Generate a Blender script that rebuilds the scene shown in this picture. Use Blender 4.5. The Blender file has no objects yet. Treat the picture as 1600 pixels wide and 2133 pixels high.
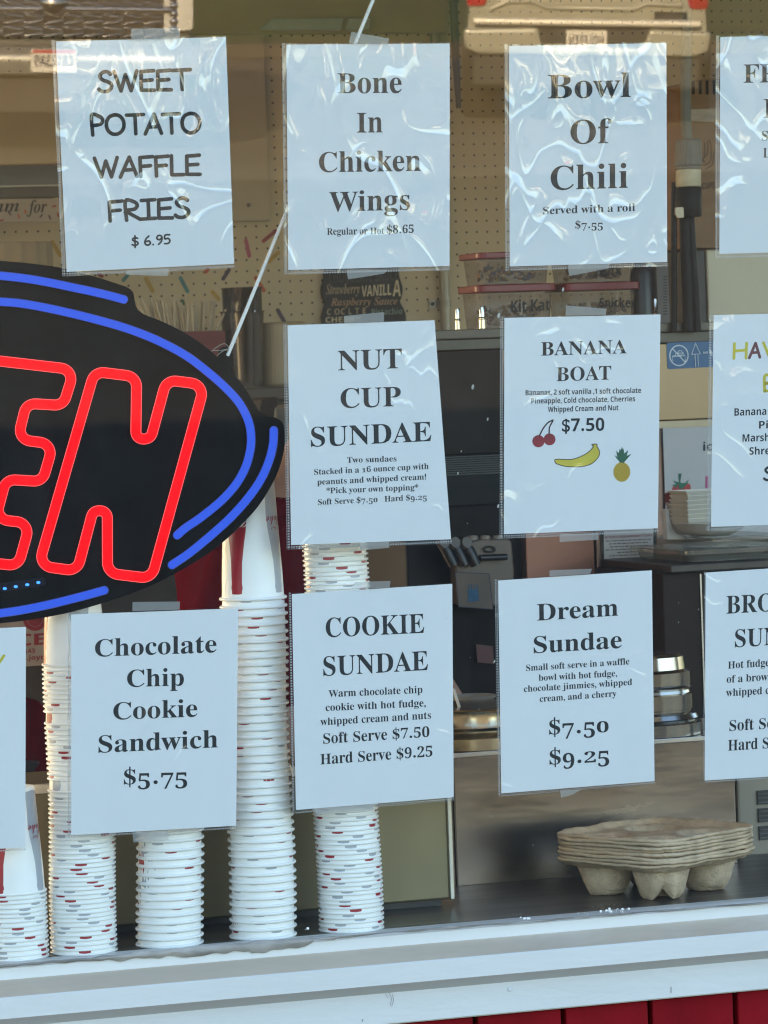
import bpy, bmesh, math, random
from mathutils import Vector, Matrix, noise as mnoise

random.seed(7)
scene = bpy.context.scene
COL = scene.collection

# ------------------------------------------------------------------ camera, sky, sun, exposure
FOC = 7962.7            # focal length in photo pixels (photo 1600 x 2133)
YAW, PITCH, ROLL = 0.32024, 0.035076, 0.036852
EYE = Vector((0.0, -4.606, 1.60))
cy_, sy_ = math.cos(YAW), math.sin(YAW)
cp_, sp_ = math.cos(PITCH), math.sin(PITCH)
FW = Vector((sy_ * cp_, cy_ * cp_, -sp_))
RT = Vector((cy_, -sy_, 0.0))
DN = -RT.cross(FW)
cr_, sr_ = math.cos(ROLL), math.sin(ROLL)
AX = RT * cr_ + DN * sr_          # image x axis in the world
AY = -RT * sr_ + DN * cr_         # image y axis (down) in the world
cam_data = bpy.data.cameras.new("camera")
cam = bpy.data.objects.new("camera", cam_data)
COL.objects.link(cam)
mw = Matrix.Identity(4)
for i in range(3):
    mw[i][0] = AX[i]
    mw[i][1] = -AY[i]
    mw[i][2] = -FW[i]
    mw[i][3] = EYE[i]
cam.matrix_world = mw
cam_data.sensor_fit = 'HORIZONTAL'
cam_data.sensor_width = 36.0
cam_data.lens = 36.0 * FOC / 1600.0
cam_data.clip_start = 0.05
cam_data.clip_end = 3000.0
cam_data.dof.use_dof = True
cam_data.dof.focus_distance = 4.86
cam_data.dof.aperture_fstop = cam_data.lens / 4.6     # 4.6 mm wide phone telephoto aperture
scene.camera = cam

SUN_EL, SUN_AZ = math.radians(20.0), math.radians(-30.0)   # azimuth measured from +Y (behind the stand) towards +X
world = bpy.data.worlds.new("World")
scene.world = world
world.use_nodes = True
wn = world.node_tree
for n_ in list(wn.nodes):
    wn.nodes.remove(n_)
sky = wn.nodes.new('ShaderNodeTexSky')
sky.sky_type = 'NISHITA'
sky.sun_disc = False
sky.sun_elevation = SUN_EL
sky.sun_rotation = SUN_AZ
sky.air_density = 1.0
sky.dust_density = 1.2
bg = wn.nodes.new('ShaderNodeBackground')
bg.inputs['Strength'].default_value = 0.13
wo = wn.nodes.new('ShaderNodeOutputWorld')
wn.links.new(sky.outputs[0], bg.inputs['Color'])
wn.links.new(bg.outputs[0], wo.inputs['Surface'])
sun_data = bpy.data.lights.new("sun", 'SUN')
sun_data.energy = 4.8
sun_data.angle = math.radians(0.5)
sun_data.color = (1.0, 0.79, 0.47)
sun = bpy.data.objects.new("sun", sun_data)
COL.objects.link(sun)
to_sun = Vector((math.sin(SUN_AZ) * math.cos(SUN_EL), math.cos(SUN_AZ) * math.cos(SUN_EL), math.sin(SUN_EL)))
sun.rotation_euler = to_sun.to_track_quat('Z', 'Y').to_euler()
sun.location = (-6, 20, 14)

scene.render.engine = 'CYCLES'
scene.cycles.use_denoising = True
scene.cycles.pixel_filter_type = 'BLACKMAN_HARRIS'
scene.cycles.filter_width = 1.2
scene.cycles.max_bounces = 8
scene.cycles.diffuse_bounces = 4
scene.cycles.glossy_bounces = 4
scene.cycles.transmission_bounces = 4
scene.cycles.transparent_max_bounces = 24
scene.cycles.caustics_reflective = False
scene.cycles.caustics_refractive = False
scene.cycles.sample_clamp_indirect = 6.0
vs = scene.view_settings
vs.view_transform = 'Standard'
vs.look = 'None'
vs.exposure = 2.56
vs.gamma = 1.0
vs.use_curve_mapping = False

# ------------------------------------------------------------------ where a photo point lies in the world
TILT = math.radians(4.4)                      # the glass leans out at the top
GN = Vector((0.0, math.cos(TILT), math.sin(TILT)))   # glass normal, into the room
GP = Vector((0.0, 0.0, 1.60))
GUP = Vector((0.0, -math.sin(TILT), math.cos(TILT)))

def ray(px, py):
    return AX * ((px - 800.0) / FOC) + AY * ((py - 1066.5) / FOC) + FW

def at(px, py, Y):
    """point of the upright plane Y = const seen at a photo pixel"""
    d = ray(px, py)
    return EYE + d * ((Y - EYE.y) / d.y)

def onz(px, py, z):
    d = ray(px, py)
    return EYE + d * ((z - EYE.z) / d.z)

def og(px, py, d_in=0.0):
    """point of the leaning glass plane, d_in metres inside it"""
    d = ray(px, py)
    p0 = GP + GN * d_in
    return EYE + d * ((p0 - EYE).dot(GN) / d.dot(GN))

# ------------------------------------------------------------------ materials
def new_mat(name):
    m = bpy.data.materials.new(name)
    m.use_nodes = True
    nt = m.node_tree
    for n in list(nt.nodes):
        nt.nodes.remove(n)
    out = nt.nodes.new('ShaderNodeOutputMaterial')
    return m, nt, out

def N(nt, kind, **kw):
    n = nt.nodes.new(kind)
    for k, v in kw.items():
        setattr(n, k, v)
    return n

def math_node(nt, op, a, b=None, c=None, clamp=False):
    n = nt.nodes.new('ShaderNodeMath')
    n.operation = op
    n.use_clamp = clamp
    for i, x in enumerate((a, b, c)):
        if x is None:
            continue
        if isinstance(x, (int, float)):
            n.inputs[i].default_value = x
        else:
            nt.links.new(x, n.inputs[i])
    return n.outputs[0]

def mix_col(nt, fac, a, b):
    n = nt.nodes.new('ShaderNodeMix')
    n.data_type = 'RGBA'
    for idx, x in ((0, fac), (6, a), (7, b)):
        if isinstance(x, (int, float)):
            n.inputs[idx].default_value = x
        elif isinstance(x, (tuple, list)):
            n.inputs[idx].default_value = (x[0], x[1], x[2], 1.0)
        else:
            nt.links.new(x, n.inputs[idx])
    return n.outputs[2]

def noise_tex(nt, coord, scale, detail=4.0, rough=0.55, dist=0.0):
    n = nt.nodes.new('ShaderNodeTexNoise')
    n.inputs['Scale'].default_value = scale
    n.inputs['Detail'].default_value = detail
    n.inputs['Roughness'].default_value = rough
    n.inputs['Distortion'].default_value = dist
    nt.links.new(coord, n.inputs['Vector'])
    return n.outputs['Fac']

def ramp(nt, fac, stops):
    n = nt.nodes.new('ShaderNodeValToRGB')
    cr = n.color_ramp
    while len(cr.elements) > 1:
        cr.elements.remove(cr.elements[-1])
    cr.elements[0].position = stops[0][0]
    c = stops[0][1]
    cr.elements[0].color = (c[0], c[1], c[2], 1)
    for p, c in stops[1:]:
        e = cr.elements.new(p)
        e.color = (c[0], c[1], c[2], 1)
    nt.links.new(fac, n.inputs[0])
    return n.outputs[0]

def obj_coord(nt, stretch=None):
    tc = nt.nodes.new('ShaderNodeTexCoord')
    if stretch is None:
        return tc.outputs['Object']
    mp = nt.nodes.new('ShaderNodeMapping')
    mp.inputs['Scale'].default_value = stretch
    nt.links.new(tc.outputs['Object'], mp.inputs['Vector'])
    return mp.outputs[0]

def M(name, col, rough=0.5, metal=0.0, var=0.12, scale=14.0, bump=0.0, bscale=None,
      stretch=None, spec=0.5, coat=0.0, alpha=1.0, rvar=0.0, emit=None, strength=1.0, stain=None, stain_amt=0.0):
    m, nt, out = new_mat(name)
    p = nt.nodes.new('ShaderNodeBsdfPrincipled')
    co = obj_coord(nt, stretch)
    f = noise_tex(nt, co, scale)
    lo = [c * (1 - var) for c in col]
    hi = [min(1.0, c * (1 + var)) for c in col]
    c = ramp(nt, f, [(0.3, lo), (0.7, hi)])
    if stain is not None:
        f2 = noise_tex(nt, co, scale * 0.35, 6.0, 0.7, 0.6)
        k = math_node(nt, 'MULTIPLY', ramp(nt, f2, [(0.48, (0, 0, 0)), (0.66, (1, 1, 1))]), stain_amt)
        c = mix_col(nt, k, c, stain)
    nt.links.new(c, p.inputs['Base Color'])
    p.inputs['Roughness'].default_value = rough
    p.inputs['Metallic'].default_value = metal
    p.inputs['Specular IOR Level'].default_value = spec
    p.inputs['Coat Weight'].default_value = coat
    p.inputs['Alpha'].default_value = alpha
    if rvar:
        r = math_node(nt, 'MULTIPLY_ADD', noise_tex(nt, co, scale * 1.7), rvar * 2, rough - rvar)
        nt.links.new(r, p.inputs['Roughness'])
    if bump:
        b = nt.nodes.new('ShaderNodeBump')
        b.inputs['Strength'].default_value = 1.0
        b.inputs['Distance'].default_value = bump
        nt.links.new(noise_tex(nt, co, bscale or scale * 6), b.inputs['Height'])
        nt.links.new(b.outputs[0], p.inputs['Normal'])
    if emit is not None:
        p.inputs['Emission Color'].default_value = (emit[0], emit[1], emit[2], 1)
        p.inputs['Emission Strength'].default_value = strength
    nt.links.new(p.outputs[0], out.inputs['Surface'])
    return m

def facing5(nt, f0, normal=None):
    lw = nt.nodes.new('ShaderNodeLayerWeight')
    lw.inputs['Blend'].default_value = 0.5
    if normal is not None:
        nt.links.new(normal, lw.inputs['Normal'])
    p5 = math_node(nt, 'POWER', lw.outputs['Facing'], 5.0)
    return math_node(nt, 'MULTIPLY_ADD', p5, 1.0 - f0, f0)

def clear_mat(name, f0=0.08, tint=(1, 1, 1), rough=0.0, haze=0.0, haze_col=(0.8, 0.8, 0.8), bump_fn=None):
    """a thin clear sheet: reflects like plastic or glass, lets the rest straight through"""
    m, nt, out = new_mat(name)
    tr = nt.nodes.new('ShaderNodeBsdfTransparent')
    tr.inputs[0].default_value = (tint[0], tint[1], tint[2], 1)
    gl = nt.nodes.new('ShaderNodeBsdfGlossy')
    gl.inputs['Roughness'].default_value = rough
    nrm = None
    if bump_fn is not None:
        nrm = bump_fn(nt)
        nt.links.new(nrm, gl.inputs['Normal'])
    base = tr.outputs[0]
    if haze:
        df = nt.nodes.new('ShaderNodeBsdfDiffuse')
        df.inputs[0].default_value = (haze_col[0], haze_col[1], haze_col[2], 1)
        ms0 = nt.nodes.new('ShaderNodeMixShader')
        if isinstance(haze, float):
            ms0.inputs[0].default_value = haze
        else:
            nt.links.new(haze(nt), ms0.inputs[0])
        nt.links.new(base, ms0.inputs[1])
        nt.links.new(df.outputs[0], ms0.inputs[2])
        base = ms0.outputs[0]
    ms = nt.nodes.new('ShaderNodeMixShader')
    nt.links.new(facing5(nt, f0, nrm), ms.inputs[0])
    nt.links.new(base, ms.inputs[1])
    nt.links.new(gl.outputs[0], ms.inputs[2])
    nt.links.new(ms.outputs[0], out.inputs['Surface'])
    return m

# ------------------------------------------------------------------ mesh building
class MB:
    def __init__(self):
        self.v, self.f, self.mi, self.cur = [], [], [], 0

    def add(self, vs, fs):
        o = len(self.v)
        self.v.extend([Vector(p) for p in vs])
        for f in fs:
            self.f.append([i + o for i in f])
            self.mi.append(self.cur)
        return self

    def box(self, x0, x1, y0, y1, z0, z1):
        vs = [(x0, y0, z0), (x1, y0, z0), (x1, y1, z0), (x0, y1, z0), (x0, y0, z1), (x1, y0, z1), (x1, y1, z1), (x0, y1, z1)]
        return self.add(vs, [(0, 3, 2, 1), (4, 5, 6, 7), (0, 1, 5, 4), (1, 2, 6, 5), (2, 3, 7, 6), (3, 0, 4, 7)])

    def quad(self, a, b, c, d):
        return self.add([a, b, c, d], [(0, 1, 2, 3)])

    def prism(self, pts, vec):
        n = len(pts)
        vec = Vector(vec)
        vs = [Vector(p) for p in pts] + [Vector(p) + vec for p in pts]
        fs = [tuple(range(n)), tuple(range(2 * n - 1, n - 1, -1))]
        fs += [(i, i + n, (i + 1) % n + n, (i + 1) % n) for i in range(n)]
        return self.add(vs, fs)

    def tube(self, path, r, segs=8, closed=False, ref=None):
        path = [Vector(p) for p in path]
        n = len(path)
        rs = r if isinstance(r, (list, tuple)) else [r] * n
        rings = []
        up = Vector(ref) if ref is not None else None
        for i, p in enumerate(path):
            a = path[(i - 1) % n] if (closed or i > 0) else p
            b = path[(i + 1) % n] if (closed or i < n - 1) else p
            t = (b - a).normalized()
            if up is None:
                up = Vector((0, 0, 1)) if abs(t.z) < 0.9 else Vector((0, 1, 0))
            u = (up - t * up.dot(t))
            if u.length < 1e-6:
                u = t.orthogonal()
            u.normalize()
            if ref is None:
                up = u
            w = t.cross(u)
            rings.append([p + (u * math.cos(2 * math.pi * k / segs) + w * math.sin(2 * math.pi * k / segs)) * rs[i] for k in range(segs)])
        vs = [q for ring in rings for q in ring]
        fs = []
        m = n if closed else n - 1
        for i in range(m):
            j = (i + 1) % n
            for k in range(segs):
                l = (k + 1) % segs
                fs.append((i * segs + k, i * segs + l, j * segs + l, j * segs + k))
        if not closed:
            fs.append(tuple(range(segs - 1, -1, -1)))
            fs.append(tuple((n - 1) * segs + k for k in range(segs)))
        return self.add(vs, fs)

    def lathe(self, prof, c, segs=32, axis=(0, 0, 1), closed=False):
        c = Vector(c)
        ax = Vector(axis).normalized()
        u = ax.orthogonal().normalized()
        if abs(ax.z) > 0.99:
            u = Vector((1, 0, 0))
        w = ax.cross(u)
        vs, fs = [], []
        n = len(prof)
        for (r, z) in prof:
            for k in range(segs):
                a = 2 * math.pi * k / segs
                vs.append(c + ax * z + (u * math.cos(a) + w * math.sin(a)) * max(r, 1e-5))
        for i in range(n if closed else n - 1):
            j = (i + 1) % n
            for k in range(segs):
                l = (k + 1) % segs
                fs.append((i * segs + k, i * segs + l, j * segs + l, j * segs + k))
        return self.add(vs, fs)

    def grid(self, fn, nu, nv):
        vs = [fn(i / nu, j / nv) for j in range(nv + 1) for i in range(nu + 1)]
        fs = [(j * (nu + 1) + i, j * (nu + 1) + i + 1, (j + 1) * (nu + 1) + i + 1, (j + 1) * (nu + 1) + i)
              for j in range(nv) for i in range(nu)]
        return self.add(vs, fs)

    def build(self, name, mats, parent=None, smooth=None, bevel=0.0, origin=None, solidify=0.0, segments=2):
        me = bpy.data.meshes.new(name)
        o = Vector(origin) if origin is not None else Vector((0, 0, 0))
        if parent is not None:
            o = ABS[parent.name]
        me.from_pydata([tuple(p - o) for p in self.v], [], self.f)
        if not isinstance(mats, (list, tuple)):
            mats = [mats]
        for m in mats:
            me.materials.append(m)
        if len(mats) > 1:
            me.polygons.foreach_set('material_index', self.mi)
        if smooth is not None:
            me.polygons.foreach_set('use_smooth', [True] * len(me.polygons))
            me.set_sharp_from_angle(angle=math.radians(smooth))
        me.update()
        ob = bpy.data.objects.new(name, me)
        COL.objects.link(ob)
        ABS[ob.name] = o
        if parent is not None:
            ob.parent = parent
        else:
            ob.location = o
        if bevel:
            b = ob.modifiers.new('bevel', 'BEVEL')
            b.width = bevel
            b.segments = segments
            b.limit_method = 'ANGLE'
            b.angle_limit = math.radians(40)
        if solidify:
            s = ob.modifiers.new('thickness', 'SOLIDIFY')
            s.thickness = solidify
            s.offset = 0
        return ob

ABS = {}

def tag(o, label=None, cat=None, group=None, kind=None):
    if label:
        o['label'] = label
    if cat:
        o['category'] = cat
    if group:
        o['group'] = group
    if kind:
        o['kind'] = kind
    return o

def thing(name, label, cat, loc, group=None):
    o = bpy.data.objects.new(name, None)
    o.empty_display_size = 0.03
    COL.objects.link(o)
    o.location = loc
    ABS[o.name] = Vector(loc)
    return tag(o, label, cat, group)

def copy_tree(o, loc=None, rotz=None, label=None, group=None):
    """a copy of a thing, its parts and their parts"""
    c = o.copy()
    COL.objects.link(c)
    if loc is not None:
        c.location = loc
    if rotz is not None:
        c.rotation_euler = (0, 0, rotz)
    if label:
        c['label'] = label
    if group:
        c['group'] = group
    for ch in o.children:
        d = ch.copy()
        COL.objects.link(d)
        d.parent = c
        for g in ch.children:
            e = g.copy()
            COL.objects.link(e)
            e.parent = d
    return c

def fillet(pts, r, steps=6, closed=True):
    """round the corners of a polyline of 2-D points"""
    n = len(pts)
    out = []
    for i in range(n):
        p = Vector(pts[i]).to_2d()
        if not closed and i in (0, n - 1):
            out.append(p)
            continue
        a = Vector(pts[(i - 1) % n]).to_2d() - p
        b = Vector(pts[(i + 1) % n]).to_2d() - p
        la, lb = a.length, b.length
        rr = r[i] if isinstance(r, (list, tuple)) else r
        a.normalize(); b.normalize()
        ang = math.acos(max(-1, min(1, a.dot(b))))
        if ang > 3.1 or rr <= 0:
            out.append(p)
            continue
        t = min(rr / math.tan(ang / 2), la * 0.49, lb * 0.49)
        rad = t * math.tan(ang / 2)
        bis = (a + b).normalized()
        c = p + bis * (rad / math.sin(ang / 2))
        s = p + a * t - c
        e = p + b * t - c
        tot = s.angle_signed(e)
        for k in range(steps + 1):
            th = -tot * k / steps
            out.append(c + Vector((s.x * math.cos(th) - s.y * math.sin(th), s.x * math.sin(th) + s.y * math.cos(th))))
    return out

def spline(pts, sub=6, closed=False):
    """Catmull-Rom through 2-D or 3-D points"""
    P = [Vector(p) for p in pts]
    n = len(P)
    out = []
    rng = n if closed else n - 1
    for i in range(rng):
        p0 = P[(i - 1) % n] if (closed or i > 0) else P[0] * 2 - P[1]
        p1, p2 = P[i], P[(i + 1) % n]
        p3 = P[(i + 2) % n] if (closed or i < n - 2) else P[-1] * 2 - P[-2]
        for k in range(sub):
            t = k / sub
            out.append(0.5 * ((2 * p1) + (p2 - p0) * t + (2 * p0 - 5 * p1 + 4 * p2 - p3) * t * t + (3 * p1 - p0 - 3 * p2 + p3) * t ** 3))
    if not closed:
        out.append(P[-1])
    return out
# ------------------------------------------------------------------ lettering
def _code(c, up, lo, dg):
    if 'A' <= c <= 'Z':
        return chr(up + ord(c) - 65)
    if 'a' <= c <= 'z':
        return chr(lo + ord(c) - 97)
    if '0' <= c <= '9' and dg:
        return chr(dg + ord(c) - 48)
    return c

FACES = {'serif': (0x1D400, 0x1D41A, 0x1D7CE), 'georgia': (0x1D400, 0x1D41A, 0x1D7CE),
         'sans': (0x1D5D4, 0x1D5EE, 0x1D7EC), 'script': (0x1D4D0, 0x1D4EA, 0), 'italic': (0x1D468, 0x1D482, 0x1D7CE)}
GLYPHS = {}

def _mesh2d(s, offset=0.0):
    cu = bpy.data.curves.new('glyph', 'FONT')
    cu.body = s
    cu.resolution_u = 4
    cu.offset = offset
    ob = bpy.data.objects.new('glyph', cu)
    COL.objects.link(ob)
    dg = bpy.context.evaluated_depsgraph_get()
    me = ob.evaluated_get(dg).to_mesh()
    vs = [(v.co.x, v.co.y) for v in me.vertices]
    fs = [tuple(p.vertices) for p in me.polygons]
    bpy.data.objects.remove(ob)
    bpy.data.curves.remove(cu)
    return vs, fs

def glyph(c, style):
    key = (c, style)
    if key in GLYPHS:
        return GLYPHS[key]
    if c == ' ':
        GLYPHS[key] = ([], [], 0.26)
        return GLYPHS[key]
    if c == '.':
        r = 0.085
        vs = [(0.14 + r * math.cos(a * math.pi / 6), r + r * math.sin(a * math.pi / 6)) for a in range(12)]
        if style == 'georgia':
            vs = [(x + 0.03, y) for x, y in vs]
        GLYPHS[key] = (vs, [tuple(range(12))], 0.29 if style != 'georgia' else 0.34)
        return GLYPHS[key]
    if c == '$' and style in ('serif', 'georgia'):
        vs, fs, adv = glyph('S', style)
        x0, x1 = min(v[0] for v in vs), max(v[0] for v in vs)
        xm = (x0 + x1) / 2
        vs = [(v[0], v[1] * 0.94 + 0.02) for v in vs]
        n = len(vs)
        vs = vs + [(xm - 0.028, -0.11), (xm + 0.028, -0.11), (xm + 0.028, 0.79), (xm - 0.028, 0.79)]
        GLYPHS[key] = (vs, list(fs) + [(n, n + 1, n + 2, n + 3)], adv)
        return GLYPHS[key]
    cc = _code(c, *FACES[style])
    off = 0.012 if cc == c and style != 'script' else 0.0
    vs, fs = _mesh2d(cc, off)
    w1 = max(v[0] for v in vs)
    w2 = max(v[0] for v in _mesh2d(cc + cc, off)[0])
    adv = w2 - w1
    cap, xh = 0.69, 0.462
    if style in ('serif', 'georgia') and c.islower():
        nx = 0.515 if style == 'serif' else 0.482
        def lift(y):
            if y <= 0:
                return y
            if y <= xh:
                return y * nx / xh
            return nx + (y - xh) * (0.72 - nx) / (0.69 - xh)
        vs = [(x, lift(y)) for x, y in vs]
    if style == 'georgia' and c.isdigit():
        if c in '012':
            vs = [(x, y * 0.70) for x, y in vs]
        elif c in '34579':
            vs = [(x, y * 0.98 - 0.21) for x, y in vs]
    if style == 'serif':
        vs = [(x * 0.93, y) for x, y in vs]
        adv *= 0.93
    GLYPHS[key] = (vs, fs, adv)
    return GLYPHS[key]

def layout(text, style, track=0.0):
    out_v, out_f, x = [], [], 0.0
    for c in text:
        vs, fs, adv = glyph(c, style)
        o = len(out_v)
        out_v += [(vx + x, vy) for vx, vy in vs]
        out_f += [tuple(i + o for i in f) for f in fs]
        x += adv + track
    x0 = min(v[0] for v in out_v)
    x1 = max(v[0] for v in out_v)
    return [((vx - x0) / (x1 - x0), vy) for vx, vy in out_v], out_f

def text_px(mb, text, style, p0, p1, cap, surf, up=(0.0, -1.0), track=0.0):
    """set a line of print from photo point p0 to p1 (its baseline) on a surface"""
    vs, fs = layout(text, style, track)
    dx, dy = p1[0] - p0[0], p1[1] - p0[1]
    k = cap / 0.69
    mb.add([surf(p0[0] + dx * x + up[0] * k * y, p0[1] + dy * x + up[1] * k * y) for x, y in vs], fs)

# brush-pen capitals drawn as strokes (x, y in cap heights)
STROKES = {
    'S': [[(0.56, 0.86), (0.42, 0.98), (0.22, 0.95), (0.1, 0.78), (0.2, 0.6), (0.42, 0.5), (0.58, 0.36), (0.55, 0.16), (0.36, 0.03), (0.14, 0.05), (0.03, 0.15)]],
    'W': [[(0.02, 0.98), (0.28, 0.03), (0.5, 0.82), (0.72, 0.03), (1.0, 0.98)]],
    'E': [[(0.62, 0.97), (0.08, 0.94), (0.06, 0.04), (0.62, 0.02)], [(0.08, 0.5), (0.54, 0.52)]],
    'T': [[(0.0, 0.95), (0.76, 0.97)], [(0.38, 0.96), (0.38, 0.02)]],
    'P': [[(0.09, 0.0), (0.08, 0.97), (0.38, 0.94), (0.56, 0.76), (0.46, 0.54), (0.1, 0.46)]],
    'O': [[(0.44, 0.98), (0.2, 0.88), (0.06, 0.6), (0.1, 0.24), (0.32, 0.03), (0.6, 0.06), (0.8, 0.3), (0.82, 0.66), (0.66, 0.92), (0.44, 0.98), (0.3, 0.94)]],
    'A': [[(0.0, 0.0), (0.42, 0.98), (0.72, 0.02)], [(0.17, 0.34), (0.62, 0.36)]],
    'F': [[(0.62, 0.97), (0.08, 0.94), (0.08, 0.0)], [(0.08, 0.5), (0.52, 0.52)]],
    'L': [[(0.08, 0.98), (0.06, 0.04), (0.58, 0.03)]],
    'R': [[(0.09, 0.0), (0.07, 0.95), (0.4, 0.92), (0.56, 0.74), (0.44, 0.54), (0.1, 0.46), (0.66, 0.02)]],
    'I': [[(0.02, 0.95), (0.58, 0.96)], [(0.3, 0.95), (0.3, 0.04)], [(0.0, 0.03), (0.58, 0.04)]],
    '$': [[(0.5, 0.8), (0.3, 0.88), (0.1, 0.78), (0.12, 0.6), (0.4, 0.46), (0.52, 0.3), (0.42, 0.12), (0.2, 0.08), (0.02, 0.18)], [(0.28, 1.08), (0.26, -0.14)]],
    '6': [[(0.44, 0.96), (0.2, 0.7), (0.08, 0.36), (0.16, 0.08), (0.4, 0.04), (0.54, 0.24), (0.42, 0.46), (0.12, 0.38)]],
    '9': [[(0.5, 0.7), (0.3, 0.5), (0.08, 0.66), (0.18, 0.92), (0.4, 0.94), (0.52, 0.72), (0.44, 0.3), (0.2, 0.02)]],
    '5': [[(0.52, 0.96), (0.14, 0.95), (0.1, 0.56), (0.36, 0.6), (0.52, 0.36), (0.38, 0.08), (0.06, 0.06)]],
    '.': [[(0.1, 0.04), (0.11, 0.05)]],
    'H': [[(0.06, 1.0), (0.04, 0.0)], [(0.74, 1.0), (0.72, 0.0)], [(0.05, 0.5), (0.73, 0.54)]],
    'V': [[(0.0, 0.98), (0.36, 0.02), (0.72, 0.98)]],
    'B': [[(0.08, 0.0), (0.08, 0.97), (0.4, 0.92), (0.46, 0.72), (0.34, 0.54), (0.1, 0.5), (0.44, 0.44), (0.56, 0.24), (0.4, 0.04), (0.08, 0.02)]],
    'Y': [[(0.0, 0.98), (0.34, 0.5)], [(0.7, 0.98), (0.24, 0.0)]],
}
SWIDTH = {'S': 0.7, 'W': 1.1, 'E': 0.72, 'T': 0.8, 'P': 0.66, 'O': 0.96, 'A': 0.8, 'F': 0.68, 'L': 0.66, 'R': 0.72, 'I': 0.66, '$': 0.66,
          '6': 0.66, '9': 0.66, '5': 0.66, '.': 0.36, ' ': 0.36, 'H': 0.86, 'V': 0.78, 'B': 0.68, 'Y': 0.74}
ROUND = set('SPORBU$695')

def ribbon2d(pts, w):
    """outline strip of constant half width with round ends: 2-D verts and faces"""
    P = [Vector(p).to_2d() for p in pts]
    n = len(P)
    vs, fs = [], []
    for i in range(n):
        a = P[i - 1] if i else P[i]
        b = P[i + 1] if i < n - 1 else P[i]
        t = (b - a)
        t.normalize()
        nrm = Vector((-t.y, t.x))
        k = 1.0
        if 0 < i < n - 1:
            t1 = (P[i] - P[i - 1]).normalized()
            k = 1.0 / max(0.45, nrm.dot(Vector((-t1.y, t1.x))))
        vs += [P[i] + nrm * w * k, P[i] - nrm * w * k]
    for i in range(n - 1):
        fs.append((2 * i, 2 * i + 1, 2 * i + 3, 2 * i + 2))
    for e, q in ((0, 1), (n - 1, n - 2)):
        t = (P[e] - P[q]).normalized()
        base = math.atan2(t.y, t.x)
        s = len(vs)
        for k in range(9):
            a = base - math.pi / 2 + math.pi * k / 8
            vs.append(P[e] + Vector((math.cos(a), math.sin(a))) * w)
        fs.append(tuple(range(s, s + 9)))
    return vs, fs

def brush_px(mb, text, p0, p1, cap, surf, up=(0.0, -1.0), weight=0.092):
    x = 0.0
    items = []
    for c in text:
        for st in STROKES.get(c, []):
            pts = [(px + x, py) for px, py in st]
            if c in ROUND and len(pts) > 4:
                items.append([tuple(q) for q in spline(pts, 4)])
            else:
                items += [pts[i:i + 2] for i in range(len(pts) - 1)]
        x += SWIDTH[c]
    x0 = min(p[0] for it in items for p in it)
    x1 = max(p[0] for it in items for p in it)
    dx, dy = p1[0] - p0[0], p1[1] - p0[1]
    L = math.hypot(dx, dy)
    ux, uy = dx / L, dy / L
    k = L / (x1 - x0)
    for n, it in enumerate(items):
        q = []
        for (a, b) in it:
            q.append((p0[0] + ux * (a - x0) * k + up[0] * b * cap, p0[1] + uy * (a - x0) * k + up[1] * b * cap))
        vs, fs = ribbon2d(q, cap * weight)
        mb.add([surf(v.x, v.y, n) for v in vs], fs)
# ------------------------------------------------------------------ setting: ground, lot, grass
ZC = 0.886                 # inside counter level
XL, XR = -2.2, 5.6         # the stand's side walls
YB = 3.75                  # pegboard wall
ZR = 2.75                  # ceiling

asphalt = M('asphalt', (0.027, 0.0235, 0.019), rough=0.9, var=0.35, scale=3.0, bump=0.004, bscale=120, stain=(0.035, 0.034, 0.033), stain_amt=0.7)
grass_m = M('grass', (0.07, 0.11, 0.025), rough=0.9, var=0.5, scale=1.3, bump=0.05, bscale=30)
concrete = M('concrete', (0.10, 0.09, 0.078), rough=0.9, var=0.15, scale=2.0, bump=0.002, bscale=90)
lot_paint = M('lot_paint', (0.6, 0.57, 0.5), rough=0.8, var=0.2, scale=8)

g = MB(); g.quad((-700, -700, 0), (700, -700, 0), (700, 700, 0), (-700, 700, 0))
tag(g.build('ground', grass_m), kind='structure')
g = MB(); g.quad((-40, -30.5, 0.004), (60, -30.5, 0.004), (60, 9, 0.004), (-40, 9, 0.004))
tag(g.build('parking_lot', asphalt), kind='structure')
g = MB(); g.box(-40, 60, -2.0, 0.0, 0.003, 0.10)
tag(g.build('pavement', concrete, bevel=0.01), kind='structure')
g = MB(); g.box(-40, 60, -30.7, -30.5, -0.02, 0.13)
tag(g.build('kerb', concrete, bevel=0.01), kind='structure')
g = MB()
g.quad((-40, -30.4, 0.008), (60, -30.4, 0.008), (60, -18.6, 0.008), (-40, -18.6, 0.008))
tag(g.build('parking_apron', M('worn_concrete', (0.115, 0.10, 0.078), rough=0.9, var=0.35, scale=1.2, stain=(0.07, 0.06, 0.05), stain_amt=0.6)), kind='structure')

# ------------------------------------------------------------------ the snack stand
red_board = M('red_paint', (0.215, 0.006, 0.011), rough=0.6, spec=0.05, var=0.25, scale=6, bump=0.0006, bscale=160, stretch=(1, 1, 0.25), stain=(0.12, 0.005, 0.007), stain_amt=0.6)
white_trim = M('white_trim', (0.60, 0.59, 0.555), rough=0.45, var=0.05, scale=5, bump=0.0007, bscale=70, stretch=(0.3, 1, 1), stain=(0.52, 0.49, 0.43), stain_amt=0.22)
sill_dirty = M('dirty_ledge', (0.58, 0.485, 0.37), rough=0.8, var=0.10, scale=9, stretch=(0.5, 1, 1), stain=(0.70, 0.62, 0.52), stain_amt=0.8, spec=0.1)
wall_white = M('wall_white', (0.72, 0.66, 0.56), rough=0.7, var=0.06, scale=3)
roof_m = M('shingle', (0.10, 0.09, 0.085), rough=0.9, var=0.4, scale=20, bump=0.004)
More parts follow.
